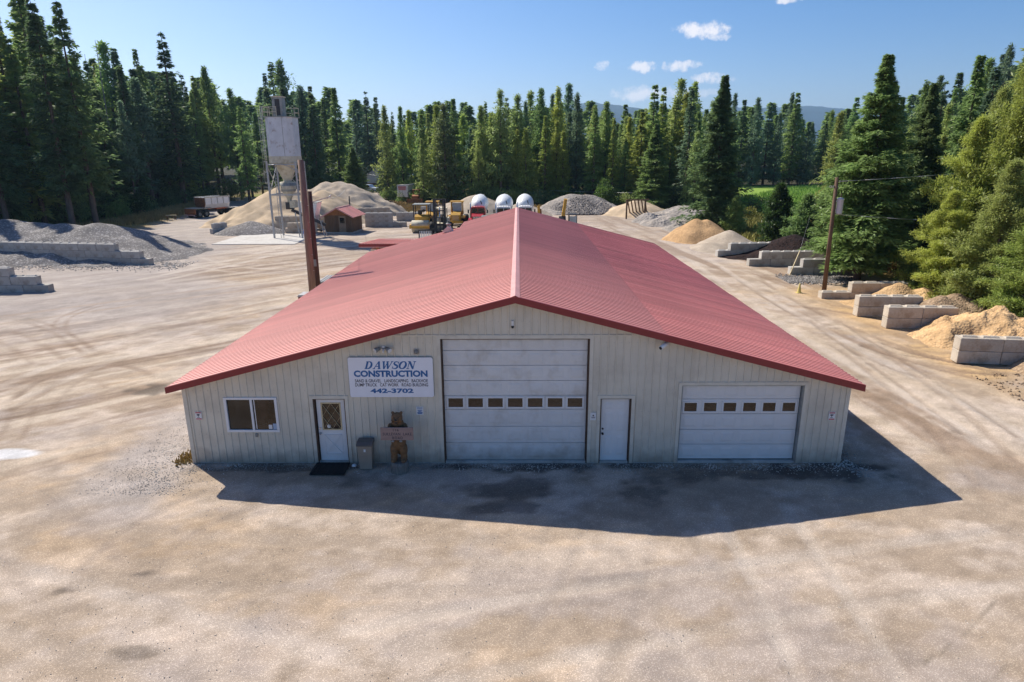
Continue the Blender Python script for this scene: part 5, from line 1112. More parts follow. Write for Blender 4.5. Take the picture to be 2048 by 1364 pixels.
for s in (-1, 1):
    for yy in (.7, 2.3): MB().bar((s * .65, yy, 1.3), (s * .62, yy, 2.9), .08).build('cab_post', M_black, t)
MB().box(-.75, .75, .6, 2.4, 2.9, 3.0).build('cab_roof', M_cream, t); MB().box(-.25, .25, 1.4, 1.9, 1.3, 1.9, b=.05).build('seat', M_black, t)
def loader(label, x, y, mirror=1):
    t = thing('wheel_loader', label, 'loader', (x, y, 0), 0, 'yellow loaders parked behind the forklift')
    MB().prism([(-1.2, .8), (-1.25, 1.75), (-.9, 1.95), (.9, 2.05), (.9, .8)], -.62, .62, 'x').build('engine_cover', M_yellow, t)
    MB().box(-.42, .42, -1.29, -1.255, .95, 1.70).build('rear_grille', MATS.get('pale_orange_panel') or mat('pale_orange_panel', (.6, .36, .16), .6, var=.1), t)
    MB().box(-.95, .95, -1.5, -1.3, .75, 1.05, b=.02).build('counterweight', M_yellow, t)
    for s in (-1, 1):
        for yy in (.95, 2.2): MB().bar((s * .72, yy, 1.6), (s * .70, yy, 3.2), .12).build('cab_post', M_yellow, t)
        MB().box(s * .74 - .012, s * .74 + .012, 1.03, 2.12, 2.1, 3.1).build('side_window', M_glass, t)
        MB().prism([(-1.0, 1.35), (-.9, 1.6), (.6, 1.6), (.8, 1.3)], min(s * .64, s * 1.2), max(s * .64, s * 1.2), 'x').build('fender', M_yellow, t)
        wheel(t, s * 1.0, -.2, .75, .75, .55, rim=M_yellow); wheel(t, s * 1.0, 3.2, .75, .75, .55, rim=M_yellow)
        MB().bar((s * .5, 2.6, 1.5), (s * .5, 4.7, .7), .16, .3).build('lift_arm', M_yellow, t)
    MB().box(-.66, .66, .98, 2.15, 1.2, 2.05).build('cab_base', M_yellow, t); MB().box(-.62, .62, 1.0, 1.02, 2.10, 3.12).build('rear_window', mat('pale_glass', (.35, .42, .45), .2) if 'pale_glass' not in MATS else MATS['pale_glass'], t)
    MB().box(-.88, .88, .8, 2.35, 3.2, 3.32, b=.02).build('cab_roof', M_yellow, t); MB().cyl((.45 * mirror, -.3, 1.95), (.45 * mirror, -.3, 2.75), .06, n=8).build('exhaust', M_rust, t)
    MB().prism([(4.5, .2), (5.5, .15), (5.3, .9), (4.6, 1.2)], -1.25, 1.25, 'x').build('bucket', M_dsteel, t); MB().box(-.5, .5, .9, 3.6, .6, 1.2).build('frame', M_dsteel, t)
    return t
loader('yellow wheel loader with cab directly behind the road roller', -11.2, 84.6); loader('yellow wheel loader with a faded orange rear panel beside the red mixer truck', -8.0, 84.6, -1)
t = thing('parked_pickup', 'grey pickup seen only by its cab roof between the red and white mixer trucks', 'pickup', (-3.6, 80.5, 0))
MB().prism([(-2.4, .5), (-2.4, 1.15), (-1.0, 1.25), (-.4, 1.85), (1.2, 1.88), (1.5, 1.2), (3.2, 1.2), (3.2, .5)], -.95, .95, 'x').build('body', mat('grey_green_car_paint', (.25, .28, .26), .3), t)
MB().prism([(-.98, 1.27), (-.43, 1.80), (-.44, 1.83), (-1.03, 1.29)], -.80, .80, 'x').build('windshield', M_glass, t)
for s in (-1, 1):
    for yy in (-1.6, 2.2): wheel(t, s * .85, yy, .38, .38, .25)
# excavators
def boom(t, pts, w0, m):
    for (a, b), w_ in zip(zip(pts, pts[1:]), w0): MB().bar(a, b, .32, w_).build('boom', m, t)
t = thing('excavator', 'small yellow excavator with raised boom and glass cab right of the roof', 'excavator', (5.3, 70.5, 0))
for s in (-1, 1):
    MB().prism([(-1.3, .1), (-1.5, .35), (-1.3, .62), (1.3, .62), (1.5, .35), (1.3, .1)], s * .85 - .2, s * .85 + .2, 'x').build('track', M_dark, t)
MB().box(-.9, .9, -1.0, 1.5, .75, 1.5, b=.06).build('house', M_yellow, t)
for a in (-.02, .78):
    for yy in (-.9, .3): MB().bar((a + .1, yy, 1.5), (a + .1, yy, 2.95), .07).build('cab_post', M_black, t)
MB().box(.10, .86, -.93, -.90, 1.75, 2.85).build('front_window', MATS['pale_glass'], t); MB().box(.03, .93, -.95, .35, 2.96, 3.05, b=.02).build('cab_roof', M_black, t); MB().box(.12, .84, -.1, .2, 1.5, 2.3).build('seat', M_black, t)
boom(t, [(-.45, -.8, 1.2), (-.6, -1.6, 3.2), (-.40, -1.9, 4.7)], (.5, .34), M_yellow); MB().bar((-.7, -1.2, 1.6), (-.75, -1.7, 3.4), .12).build('ram', M_chrome, t)
MB().bar((-.40, -2.0, 4.6), (-.72, -2.3, 3.0), .24, .30).build('dipper', M_yellow, t); MB().prism([(-2.7, 1.9), (-2.1, 2.0), (-2.0, 2.9), (-2.3, 3.0), (-2.8, 2.5)], -1.1, -.4, 'x').build('bucket', M_dsteel, t)
t = thing('backhoe_boom', 'rusty yellow backhoe with an upright boom beside the half hidden mixer truck', 'backhoe', (2.6, 82, 0))
MB().box(-.6, .6, .2, 2.6, .6, 1.5, b=.05).build('body', M_yellow, t); boom(t, [(0, 0, .9), (-.1, -.2, 2.9), (.1, -.3, 3.1)], (.4, .3), M_yellow); MB().bar((.25, 0, .9), (.15, -.25, 2.6), .2, .25).build('dipper', M_rust, t)
for s in (-1, 1): wheel(t, s * .75, .8, .55, .55, .35); wheel(t, s * .7, 2.4, .45, .45, .3)
t = thing('scrap_heap', 'low jumble of pale pipes and parts right of the backhoe boom', 'scrap', (5.2, 88, 0))
for i in range(12):
    a = random.uniform(0, PI); p_ = Vector((random.uniform(-1.8, 1.8), random.uniform(-.6, .6), .2 + .12 * (i % 4))); q_ = p_ + Vector((math.cos(a), math.sin(a) * .5, .1)) * random.uniform(.7, 1.6); MB().bar(p_, q_, random.uniform(.06, .2)).build('pipe', random.choice((M_steel, M_truckw, M_dsteel)), t)
# dump trailer at the tree line
t = thing('dump_trailer', 'parked dump trailer with a rusty brown tipping box and white side at the tree line', 'trailer', (-49.9, 99.5, 0), R(-26))
MB().box(-1.15, 1.15, 0, .25, .55, 1.35, b=.03).build('front_frame', M_rust, t); MB().box(-.45, .45, .25, 8.6, .75, 1.05).build('chassis', M_dsteel, t); MB().box(-1.15, 1.15, .0, 3.1, 1.36, 1.44).build('deck', M_grey, t)
mb = MB(); mb.box(-1.1, 1.1, -.06, -.01, .35, .5)
mb.build('bumper', mat('red_white_bumper', (.5, .3, .3), .5), t); 
bed = [(-1.15, 2.9), (-1.18, 1.9), (-.75, 1.25), (.75, 1.25), (1.18, 1.9), (1.15, 2.9)]
MB().prism(bed, 2.0, 2.08, 'y').build('box_front', M_rust, t)
for i in range(5): mb = MB(); a, b = bed[i], bed[i + 1]; mb.add([(a[0], 2.08, a[1]), (b[0], 2.08, b[1]), (b[0], 6.6, b[1]), (a[0], 6.6, a[1])], [(0, 1, 2, 3)]); mb.build('box_side', M_truckw, t)
for s in (-1, 1):
    MB().bar((s * 1.17, 2.0, 2.95), (s * 1.17, 6.7, 2.95), .12).build('top_rail', M_steel, t)
    for yy in (2.05, 3.2, 4.3, 5.4, 6.55): MB().bar((s * 1.2, yy, 1.9), (s * 1.19, yy, 2.9), .09).build('stake', M_steel, t)
    for yy in (.9, 2.1, 6.4, 7.6): wheel(t, s * .95, yy, .52, .52, .5, rim=M_grey)
    MB().box(s * 1.0 - .28, s * 1.0 + .28, 5.8, 8.2, 1.12, 1.17).build('mudguard', M_steel, t)
MB().prism([(a * .98, b) for a, b in bed], 6.56, 6.62, 'y').build('tailgate', M_grey, t)
MB().cyl((0, 3.5, 1.0), (0, 3.5, 1.3), .2, n=10).build('hoist', mat('orange_hoist', (.5, .12, .04), .5), t); MB().box(-.9, .9, 4.2, 6.4, 1.06, 1.24).build('subframe', MATS['orange_hoist'], t)
t = thing('wooden_trestle', 'small weathered wooden trestle in front of the parked dump trailer', 'trestle', (-51.6, 97.2, 0)); MB().box(-.8, .8, -.08, .08, .55, .7).build('beam', M_tan, t)
for s in (-.6, .6): MB().bar((s, -.2, 0), (s, .0, .56), .09).build('leg', M_plank, t); MB().bar((s, .2, 0), (s, .0, .56), .09).build('leg', M_plank, t)
# box trailer, rusty tractor, distant house, pickup, junk
t = thing('box_trailer', 'white box trailer with a red lettered panel under the trees', 'trailer', (-22.9, 131, 0), R(-24))
MB().box(-1.25, 1.25, 0, 9, .95, 3.25, b=.03).build('box', M_truckw, t); MB().box(-1.27, 1.27, -.02, 9.02, 3.255, 3.30).build('roof', M_steel, t)
MB().box(-1.0, .95, -.025, -.002, 2.25, 3.1).build('sign_panel', mat('pinkish_panel', (.62, .42, .42), .6), t)
for i in range(7): MB().box(-.88 + i * .25, -.88 + i * .25 + .17, -.035, -.026, 2.75, 2.98).build('letter_block', M_redt, t)
for i in range(6): MB().box(-.72 + i * .25, -.72 + i * .25 + .17, -.035, -.026, 2.4, 2.62).build('letter_block', M_redt, t)
for a in (-.6, 0, .6): MB().box(a - .015, a + .015, -.02, -.002, 1.0, 2.2).build('door_seam', M_grey, t)
for s in (-1, 1):
    for yy in (6.6, 7.8): wheel(t, s * .95, yy, .5, .5, .3)
    MB().bar((s * .8, 1.2, 0), (s * .8, 1.2, .95), .12).build('landing_leg', M_dsteel, t)
t = thing('rusty_tractor', 'rusty orange old crawler machine parked in front of the box trailer', 'tractor', (-19.6, 126.5, 0))
MB().prism([(-1.2, .7), (-1.2, 1.5), (.2, 1.7), (.4, 1.0), (1.4, 1.0), (1.4, .7)], -.6, .6, 'x').build('body', mat('rust_orange_paint', (.30, .10, .03), .7, var=.4, stain=(.12, .05, .03), stain_amt=.7), t)
for s in (-1, 1): MB().prism([(-1.4, .1), (-1.5, .45), (-1.2, .8), (1.2, .8), (1.5, .45), (1.3, .1)], s * .85 - .2, s * .85 + .2, 'x').build('track', M_rust, t)
for s in (-1, 1): MB().bar((s * .6, .5, 1), (s * .6, .5, 2.5), .1).build('cab_post', M_rust, t); MB().bar((s * .6, 1.3, 1), (s * .6, 1.3, 2.5), .1).build('cab_post', M_rust, t)
MB().box(-.75, .75, .35, 1.5, 2.5, 2.6).build('cab_roof', M_rust, t); MB().box(-1.5, 1.5, -1.75, -1.6, .1, 1.0).build('blade', M_rust, t)
t = thing('scrap_heap', 'jumble of tyres and pale scrap in the dry grass left of the box trailer', 'scrap', (-24.6, 124, 0))
for i in range(10):
    a = random.uniform(0, PI); p_ = Vector((random.uniform(-1.8, 1.8), random.uniform(-.6, .6), .2 + .12 * (i % 3))); q_ = p_ + Vector((math.cos(a), math.sin(a) * .5, .1)) * random.uniform(.6, 1.4); MB().bar(p_, q_, random.uniform(.08, .3)).build('scrap_piece', random.choice((M_truckw, M_dsteel, M_dark)), t)
t = thing('distant_house', 'pale blue gabled house half hidden by trees beyond the far road', 'house', (-34, 172, 0))
MB().box(-5, 5, 0, 9, 0, 1.9).build('lower_wall', M_housed, t); MB().box(-5.05, 5.05, -.06, 9, 1.905, 3.6).build('upper_wall', M_housew, t)
MB().prism([(-5.3, 3.6), (5.3, 3.6), (0, 7.0)], -.1, .1, 'y').build('gable', M_housew, t)
for s in (-1, 1): MB().bar((0, 4.5, 7.15), (s * 5.9, 4.5, 3.4), 10, .15).build('roof', mat('blue_grey_roof', (.30, .34, .42), .6) if 'blue_grey_roof' not in MATS else MATS['blue_grey_roof'], t)
for a in (-3.2, -1.2, 1.2): MB().box(a - .5, a + .5, -.05, -.002, .7, 1.5).build('window', M_glass, t)
t = thing('distant_pickup', 'white pickup parked in front of the pale blue house', 'pickup', (-37.2, 165, 0), R(70))
MB().prism([(-2.6, .5), (-2.6, 1.1), (-1.2, 1.2), (-.6, 1.85), (.8, 1.85), (1.0, 1.2), (2.8, 1.2), (2.8, .5)], -.95, .95, 'x').build('body', mat('pale_blue_white_paint', (.55, .62, .72), .35), t)
for s in (-1, 1): MB().prism([(-.95, 1.25), (-.5, 1.75), (.7, 1.75), (.8, 1.25)], s * .96 - .01, s * .96 + .01, 'x').build('side_window', M_glass, t)
for s in (-1, 1):
    for yy in (-1.7, 1.8): wheel(t, s * .85, yy, .4, .4, .25)

# ------------------------------------------------------------------ trees
def foliage_mat(name, hue_var=.25):
    m = bpy.data.materials.new(name); m.use_nodes = True; t = m.node_tree; n = t.nodes; l = t.links; n.clear()
    out = n.new('ShaderNodeOutputMaterial'); df = n.new('ShaderNodeBsdfDiffuse'); tr = n.new('ShaderNodeBsdfTranslucent'); gl = n.new('ShaderNodeBsdfGlossy'); gl.inputs['Roughness'].default_value = .5
    oi = n.new('ShaderNodeObjectInfo'); co = n.new('ShaderNodeTexCoord')
    nz = n.new('ShaderNodeTexNoise'); nz.inputs['Scale'].default_value = .9; nz.inputs['Detail'].default_value = 5; nz.inputs['Roughness'].default_value = .7; l.new(co.outputs['Object'], nz.inputs['Vector'])
    mr = n.new('ShaderNodeMapRange'); l.new(nz.outputs['Fac'], mr.inputs['Value']); mr.inputs['From Min'].default_value = .3; mr.inputs['From Max'].default_value = .7; mr.inputs['To Min'].default_value = .62; mr.inputs['To Max'].default_value = 1.5
    sc = n.new('ShaderNodeVectorMath'); sc.operation = 'SCALE'; l.new(oi.outputs['Color'], sc.inputs[0]); l.new(mr.outputs[0], sc.inputs['Scale'])
    n2 = n.new('ShaderNodeTexNoise'); n2.inputs['Scale'].default_value = .45; n2.inputs['Detail'].default_value = 4; l.new(co.outputs['Object'], n2.inputs['Vector'])
    r2 = n.new('ShaderNodeMapRange'); l.new(n2.outputs['Fac'], r2.inputs['Value']); r2.inputs['From Min'].default_value = .52; r2.inputs['From Max'].default_value = .72; r2.inputs['To Max'].default_value = hue_var
    mx = n.new('ShaderNodeMix'); mx.data_type = 'RGBA'; l.new(r2.outputs[0], mx.inputs['Factor']); l.new(sc.outputs[0], mx.inputs['A']); mx.inputs['B'].default_value = (.13, .125, .03, 1)
    for s in (df, tr): l.new(mx.outputs['Result'], s.inputs['Color'])
    ts = n.new('ShaderNodeMixShader'); ts.inputs[0].default_value = .52; l.new(df.outputs[0], ts.inputs[1]); l.new(tr.outputs[0], ts.inputs[2])
    t2 = n.new('ShaderNodeMixShader'); t2.inputs[0].default_value = .025; l.new(ts.outputs[0], t2.inputs[1]); l.new(gl.outputs[0], t2.inputs[2]); l.new(t2.outputs[0], out.inputs[0]); return m
M_needle = foliage_mat('conifer_needles', .35)
M_leaf = foliage_mat('broad_leaves', .25)
M_bark = mat('conifer_bark', (.13, .095, .075), .95, var=.4, vs=3, bump=.02, bs=12, aniso=(3, 3, .5))
M_snag = mat('bare_grey_wood', (.25, .23, .21), .9, var=.3)

def conifer(h, rad, base, nbr, ntw, leaf, seed, droop=.25, up=.15, pow_=.85, dens=1., clump=0., bare=0., rough=0.):
    """numpy conifer: returns (leaf verts, leaf quads, wood verts, wood quads). branches in loose whorls, twigs as small rhombic sprays"""
    g = np.random.default_rng(seed)
    k = np.sort(g.random(nbr) ** 1.0) ; k = k * (1 - base) + base
    az = np.cumsum(g.normal(2.4, .5, nbr)); t = (k - base) / (1 - base)
    prof = (1 - t) ** pow_ * np.clip((1.02 - t) * 3.2, .12, 1) ** .7 * np.clip((t + .10) * 5, .55, 1); sector = 1 + .22 * np.sin(az * 2 + seed) + .18 * np.sin(k * 17 + az * 3 + seed)
    Ln = rad * prof * sector * g.uniform(.50 - .3 * rough, 1.15 + .3 * rough, nbr) + .10
    z0 = k * h; rise = up * (t - .35) * 2.2 - droop * (1 - t)
    m = ntw; s = np.linspace(.12, 1, m)[None] * np.ones((nbr, 1)); s = s + g.normal(0, .03, s.shape)
    rr_ = Ln[:, None] * s; zz = z0[:, None] + Ln[:, None] * (rise[:, None] * s + .12 * s ** 2 * (1 + .6 * t[:, None])) 
    ax = np.stack([np.cos(az), np.sin(az)], 1); sx = np.stack([-np.sin(az), np.cos(az)], 1)
    P = np.stack([rr_ * ax[:, None, 0], rr_ * ax[:, None, 1], zz], 2)      # nbr x m x 3 along branch
    leaves = []
    for side in (-1, 0, 1):
        for rep in range(int(dens * (2 if side else 1))):
            ln = leaf * g.uniform(.7, 1.5, (nbr, m)) * (1.15 - .3 * s) * (1.15 - .62 * t[:, None])
            ext = (.05 + .42 * (1 - s * .75)) * Ln[:, None] * g.uniform(.1, 1., (nbr, m)) * (abs(side) if side else 0)
            ang = side * g.uniform(.35, 1.15, (nbr, m)) if side else g.normal(0, .35, (nbr, m))
            dx = ax[:, None, 0] * np.cos(ang) + sx[:, None, 0] * np.sin(ang); dy = ax[:, None, 1] * np.cos(ang) + sx[:, None, 1] * np.sin(ang)
            dzz = g.normal(-.15 + .25 * 0, .28, (nbr, m))
            D = np.stack([dx, dy, dzz], 2); D /= np.linalg.norm(D, axis=2)[..., None]
            O = P + D * ext[..., None] + g.normal(0, .05, P.shape) * (1 + clump * 3)
            if clump:      # needles gathered in tufts at the ends of side twigs
                nc = 6; sq = .30 + .70 * (np.arange(nc) + .5) / nc; ci = g.integers(0, nc, (nbr, m)); lat = (np.sin(np.arange(nbr)[:, None] * 12.9898 + ci * 78.233 + seed) * 43758.5) % 1 * 2 - 1
                sc_ = sq[ci]; la = lat * (.08 + .34 * (1 - sc_ * .6)) * Ln[:, None]; zb = z0[:, None] + Ln[:, None] * (rise[:, None] * sc_ + .12 * sc_ ** 2)
                ctr = np.stack([Ln[:, None] * sc_ * ax[:, None, 0] + la * sx[:, None, 0], Ln[:, None] * sc_ * ax[:, None, 1] + la * sx[:, None, 1], zb + .1 * np.abs(la)], 2)
                D = g.normal(0, 1, P.shape) + np.array([0, 0, .55]); D /= np.linalg.norm(D, axis=2)[..., None]; O = ctr + D * (g.uniform(0, .40, (nbr, m)) * clump * np.array([1.3, 1.3, .8])[..., None, None].mean())[..., None] + g.normal(0, .12, P.shape)
            Wd = np.cross(D, np.stack([g.normal(0, .6, (nbr, m)), g.normal(0, .6, (nbr, m)), np.ones((nbr, m))], 2)); Wd /= np.linalg.norm(Wd, axis=2)[..., None] + 1e-9
            w_ = (leaf * g.uniform(.13, .24, (nbr, m)) * (1.15 - .5 * t[:, None]))[..., None]
            a = O; b = O + D * ln[..., None] * .45 + Wd * w_; c = O + D * ln[..., None] + np.array([0, 0, -.08 * leaf]); d = O + D * ln[..., None] * .45 - Wd * w_
            leaves.append(np.stack([a, b, c, d], 2).reshape(-1, 4, 3))
    # top tuft
    nt_ = 34; zt = h * g.uniform(.84, 1.0, nt_); tf = (.14 + (1 - zt / h) * 4.2)[:, None]; a_ = g.uniform(0, 6.28, nt_); O = np.stack([np.zeros(nt_), np.zeros(nt_), zt - .05 * leaf], 1)
    D = np.stack([np.cos(a_) * .55, np.sin(a_) * .55, g.uniform(.3, 1.0, nt_)], 1); Wd = np.cross(D, g.normal(0, 1, (nt_, 3))); Wd /= np.linalg.norm(Wd, axis=1)[:, None]
    leaves.append(np.stack([O, O + D * leaf * .3 * tf + Wd * leaf * .10, O + D * leaf * .62 * tf, O + D * leaf * .3 * tf - Wd * leaf * .10], 1))
    Lf = np.concatenate(leaves)
    # wood: trunk + bare limbs
    mb = MB(); n = 7; r0 = h * .0115 + .03
    ps = [(0, 0, -.2), (g.normal(0, .03), g.normal(0, .03), h * .35), (g.normal(0, .05), g.normal(0, .05), h * .7), (0, 0, h * .985)]
    rs = [r0 * 1.25, r0 * .85, r0 * .45, .015]
    for i in range(3): mb.cyl(ps[i], ps[i + 1], rs[i], rs[i + 1], n, cap=False)
    step = max(1, nbr // 60)
    for i in range(0, nbr, step):
        mb.cyl((0, 0, z0[i]), tuple(P[i, m // 2]), .035 * (1 - t[i]) + .012, .012, 4, cap=False)
    for i in range(int(bare)):
        zz_ = h * g.uniform(.12, max(base, .13)); a = g.uniform(0, 6.28); q = g.uniform(.5, 1.6); mb.cyl((0, 0, zz_), (math.cos(a) * q, math.sin(a) * q, zz_ - .15 * q), .025, .008, 4, cap=False)
    return Lf, mb
def tree_proto(name, seed, **k):
    Lf, mb = conifer(seed=seed, **k); f = np.arange(len(Lf) * 4).reshape(-1, 4)
    cm = np_mesh('crown', Lf.reshape(-1, 3), f); cm.materials.append(M_needle); tm = mb.mesh('trunk'); tm.materials.append(M_bark); return cm, tm, k['h']
TP = {}
# far-range types
for i in range(4): TP['fir%d' % i] = tree_proto('f', 100 + i, h=20, rad=2.7 + .25 * i, base=.05 + .05 * (i % 2), nbr=150, ntw=7, leaf=0.72, droop=.35, up=.1, pow_=.9)
for i in range(4): TP['spruce%d' % i] = tree_proto('s', 120 + i, h=22, rad=2.0 + .25 * i, base=.16, nbr=150, ntw=6, leaf=0.65, droop=.55, up=.05, pow_=.8, bare=12)
for i in range(4): TP['pine%d' % i] = tree_proto('p', 140 + i, h=21, rad=3.1 + .2 * i, base=.30 + .05 * i, nbr=93, ntw=7, leaf=0.80, droop=.0, up=.42, pow_=.72, clump=.8, rough=.4, bare=20)
for i in range(3): TP['larch%d' % i] = tree_proto('l', 160 + i, h=19, rad=3.0 + .3 * i, base=.06, nbr=137, ntw=8, leaf=0.61, droop=.15, up=.3, pow_=.82, clump=.6, rough=.2)
# sparse-topped tall hemlock
for i in range(2): TP['tall%d' % i] = tree_proto('t', 180 + i, h=34, rad=4.4, base=.20, nbr=150, ntw=10, leaf=.95, droop=.6, up=.05, pow_=.72, dens=1, bare=25)
# near, dense
TP['lonefir'] = tree_proto('n', 200, h=18, rad=3.0, base=.02, nbr=330, ntw=11, leaf=.48, droop=.38, up=.08, pow_=.72, dens=2)
TP['nearfir0'] = tree_proto('n', 201, h=18, rad=4.0, base=.10, nbr=420, ntw=16, leaf=.40, droop=.42, up=.05, pow_=.70, dens=2)
TP['nearfir1'] = tree_proto('n', 202, h=17, rad=3.4, base=.03, nbr=360, ntw=14, leaf=.42, droop=.3, up=.18, pow_=.7, dens=2)
TP['nearpine0'] = tree_proto('n', 203, h=16, rad=4.6, base=.03, nbr=130, ntw=40, leaf=.27, droop=.12, up=.34, pow_=.78, dens=3, clump=.9, rough=.55)
TP['nearpine1'] = tree_proto('n', 204, h=15, rad=4.2, base=.04, nbr=115, ntw=40, leaf=.28, droop=.05, up=.38, pow_=.80, dens=3, clump=1.0, rough=.6)
TP['youngpine'] = tree_proto('n', 205, h=6, rad=2.0, base=.02, nbr=130, ntw=9, leaf=.36, droop=.0, up=.4, pow_=.6, dens=2, clump=.4)
DK, MD, YG, BG, OL, BR = (.15, .225, .09), (.235, .335, .105), (.36, .43, .10), (.16, .245, .15), (.32, .39, .125), (.20, .12, .06)
def plant(kind, label, x, y, h, col_, group=None, wid=1., name='conifer_tree', cat='tree', lean=None, z=0):
    cm, tm, hh = TP[kind]; t = thing(name, label, cat, (x, y, z), random.uniform(0, 6.28), group); s = h / hh
    t.scale = (s * wid, s * wid, s)
    if lean: t.rotation_euler = (lean[0], lean[1], t.rotation_euler[2])
    v = random.uniform(.82, 1.2); w2_ = random.uniform(.92, 1.08)
    c = link('crown', cm, None, t); c.color = (col_[0] * v * w2_, col_[1] * v, col_[2] * v / w2_, 1); tr_ = link('trunk', tm, None, t); return t
def plant_px(kind, label, px, py, Y, topy, col_, **k):   # base column px at distance Y, crown tip on the sight line through topy
    p = H(px, py, Y); x = p.x
    # find height so that the tip projects to topy
    lo, hi = 1., 60.
    for _ in range(30):
        m_ = (lo + hi) / 2
        if PX(x, Y, m_)[1] > topy: lo = m_
        else: hi = m_
    return plant(kind, label, x, Y, lo, col_, **k)
# individually recognisable trees
plant('lonefir', 'tall dark lone fir standing at the yard edge behind the orange sand pile', 23.6, 79.5, 17.6, DK, wid=1.08)
plant_px('nearfir0', 'big dark spruce with a broad crown behind the grey bin walls and transformer pole', 1713, 560, 48.3, 108, MD, wid=1.12)
plant_px('nearfir1', 'slimmer spruce close behind the right shoulder of the big spruce', 1815, 500, 54, 168, DK)
plant_px('spruce0', 'thin spruce tip showing right of the big spruce against the sky', 1838, 480, 66, 160, BG)
plant_px('nearfir1', 'small dark fir hugging the left foot of the big spruce', 1655, 540, 56, 300, MD)
plant_px('spruce1', 'grey green sparse spruce between the big spruce and the yellow pines', 1925, 500, 62, 132, BG, wid=1.2)
plant_px('nearpine0', 'bushy yellow green pine standing left of the tall pines behind the sand bays', 1905, 560, 43, 238, YG, wid=1.0)
plant_px('nearpine1', 'tall pointed yellow green pine near the right edge of the picture', 1985, 560, 41, 92, YG, wid=.8)
plant_px('nearpine0', 'olive green pine cut by the right edge above the nearest sand heap', 2060, 600, 37.5, 150, OL, wid=.8)
plant_px('nearpine1', 'lower bushy olive pine in front of the tall pointed pine', 1975, 600, 37.5, 330, OL, wid=1.2)
plant_px('nearpine0', 'short leafy yellow green pine leaning over the topsoil slope', 1875, 580, 41, 385, YG, wid=1.3)
plant_px('nearpine1', 'short yellow green pine at the lower right edge behind the sand heap', 2045, 620, 34.5, 410, YG, wid=1.4)
plant_px('nearpine0', 'slim olive pine between the bushy yellow pine and the dark firs', 1940, 540, 46, 180, OL, wid=.8)
plant_px('nearfir1', 'dark pointed fir rising behind the tall yellow pine', 1985, 500, 52, 92, DK, wid=1.1)
plant_px('nearfir1', 'dark fir at the far right edge above the pines', 2050, 500, 50, 70, DK, wid=1.2)
plant_px('youngpine', 'young green pine behind the black mulch heap, left of a pair', 1552, 470, 70, 372, (.05, .10, .028), name='pine_tree', wid=1.2)
plant_px('youngpine', 'young dark pine behind the black mulch heap, right of a pair', 1608, 470, 66, 392, MD, name='pine_tree', wid=1.2)
plant_px('youngpine', 'small green pine sapling right of the lone fir', 1468, 460, 76, 395, MD, name='pine_tree')
plant_px('nearfir1', 'dense round fir right of the silo in front of the forest', 712, 400, 124, 296, MD, wid=1.5)
plant_px('nearfir1', 'dark leafy fir between the far road and the box trailer', 790, 400, 146, 258, DK, wid=1.3)
plant_px('tall0', 'very tall ragged hemlock at the left edge of the forest', 150, 470, 80, -25, DK, wid=.92)
plant_px('tall1', 'very tall ragged hemlock with drooping top beside the left edge', 196, 465, 83, -8, DK, wid=.9)
plant_px('tall1', 'tall shaded hemlock cut by the left edge of the picture', 20, 470, 78, 60, DK)
plant_px('tall0', 'tall hemlock filling the left forest edge behind the gravel heap', 95, 470, 86, 70, MD)
plant_px('spruce2', 'single tall spruce spire rising above the left forest', 372, 420, 125, 62, DK, wid=1.15)
plant_px('pine1', 'airy tall pine left of the cement silo', 486, 410, 140, 182, MD)
plant_px('spruce3', 'green spruce with feathery low branches left of the sand pile', 500, 405, 128, 210, MD)
plant_px('larch0', 'pale yellow green larch at the edge of the centre forest', 848, 405, 128, 280, OL)
plant_px('larch1', 'grey green broad conifer left of centre at the forest edge', 893, 405, 126, 205, (.22, .28, .12), wid=1.2)
plant_px('larch2', 'yellowish larch rising above the mixer trucks', 985, 405, 130, 228, YG)
plant_px('larch0', 'yellowish larch right of the mixer trucks', 1035, 405, 128, 262, YG)
plant_px('larch1', 'tall yellow green larch left of the rock pile', 1112, 405, 128, 240, YG)
plant_px('larch2', 'bright yellow green small larch above the rock pile', 1222, 400, 124, 305, (.15, .16, .03))
plant_px('nearfir1', 'broad green fir behind the screening rack', 1305, 410, 112, 248, MD, wid=1.3)
plant_px('larch1', 'mid green bushy conifer left of the lone fir', 1385, 410, 108, 262, OL, wid=1.1)
plant_px('larch0', 'olive bushy conifer at the right end of the green field', 1660, 400, 92, 228, OL, wid=1.2)
# dead snags
def snag(label, px, py, Y, topy):
    p = H(px, py, Y); lo, hi = 1., 60.
    for _ in range(30):
        m_ = (lo + hi) / 2
        if PX(p.x, Y, m_)[1] > topy: lo = m_
        else: hi = m_
    t = thing('dead_tree', label, 'dead tree', (p.x, Y, 0)); mb = MB(); mb.cyl((0, 0, 0), (.3, 0, lo), .22, .03, 7); mb.build('trunk', M_snag, t)
    mb = MB()
    for i in range(16): z = lo * random.uniform(.35, .95); a = random.uniform(0, 6.28); q = random.uniform(.3, .9); mb.cyl((.3 * z / lo, 0, z), (.3 * z / lo + math.cos(a) * q, math.sin(a) * q, z + .1), .02, .006, 4)
    mb.build('dead_branch', M_snag, t, kind='stuff')
snag('bare pale snag pole rising above the left forest', 246, 430, 112, 80)
snag('thin forked bare snag just above the treetops of the left forest', 222, 430, 118, 108)
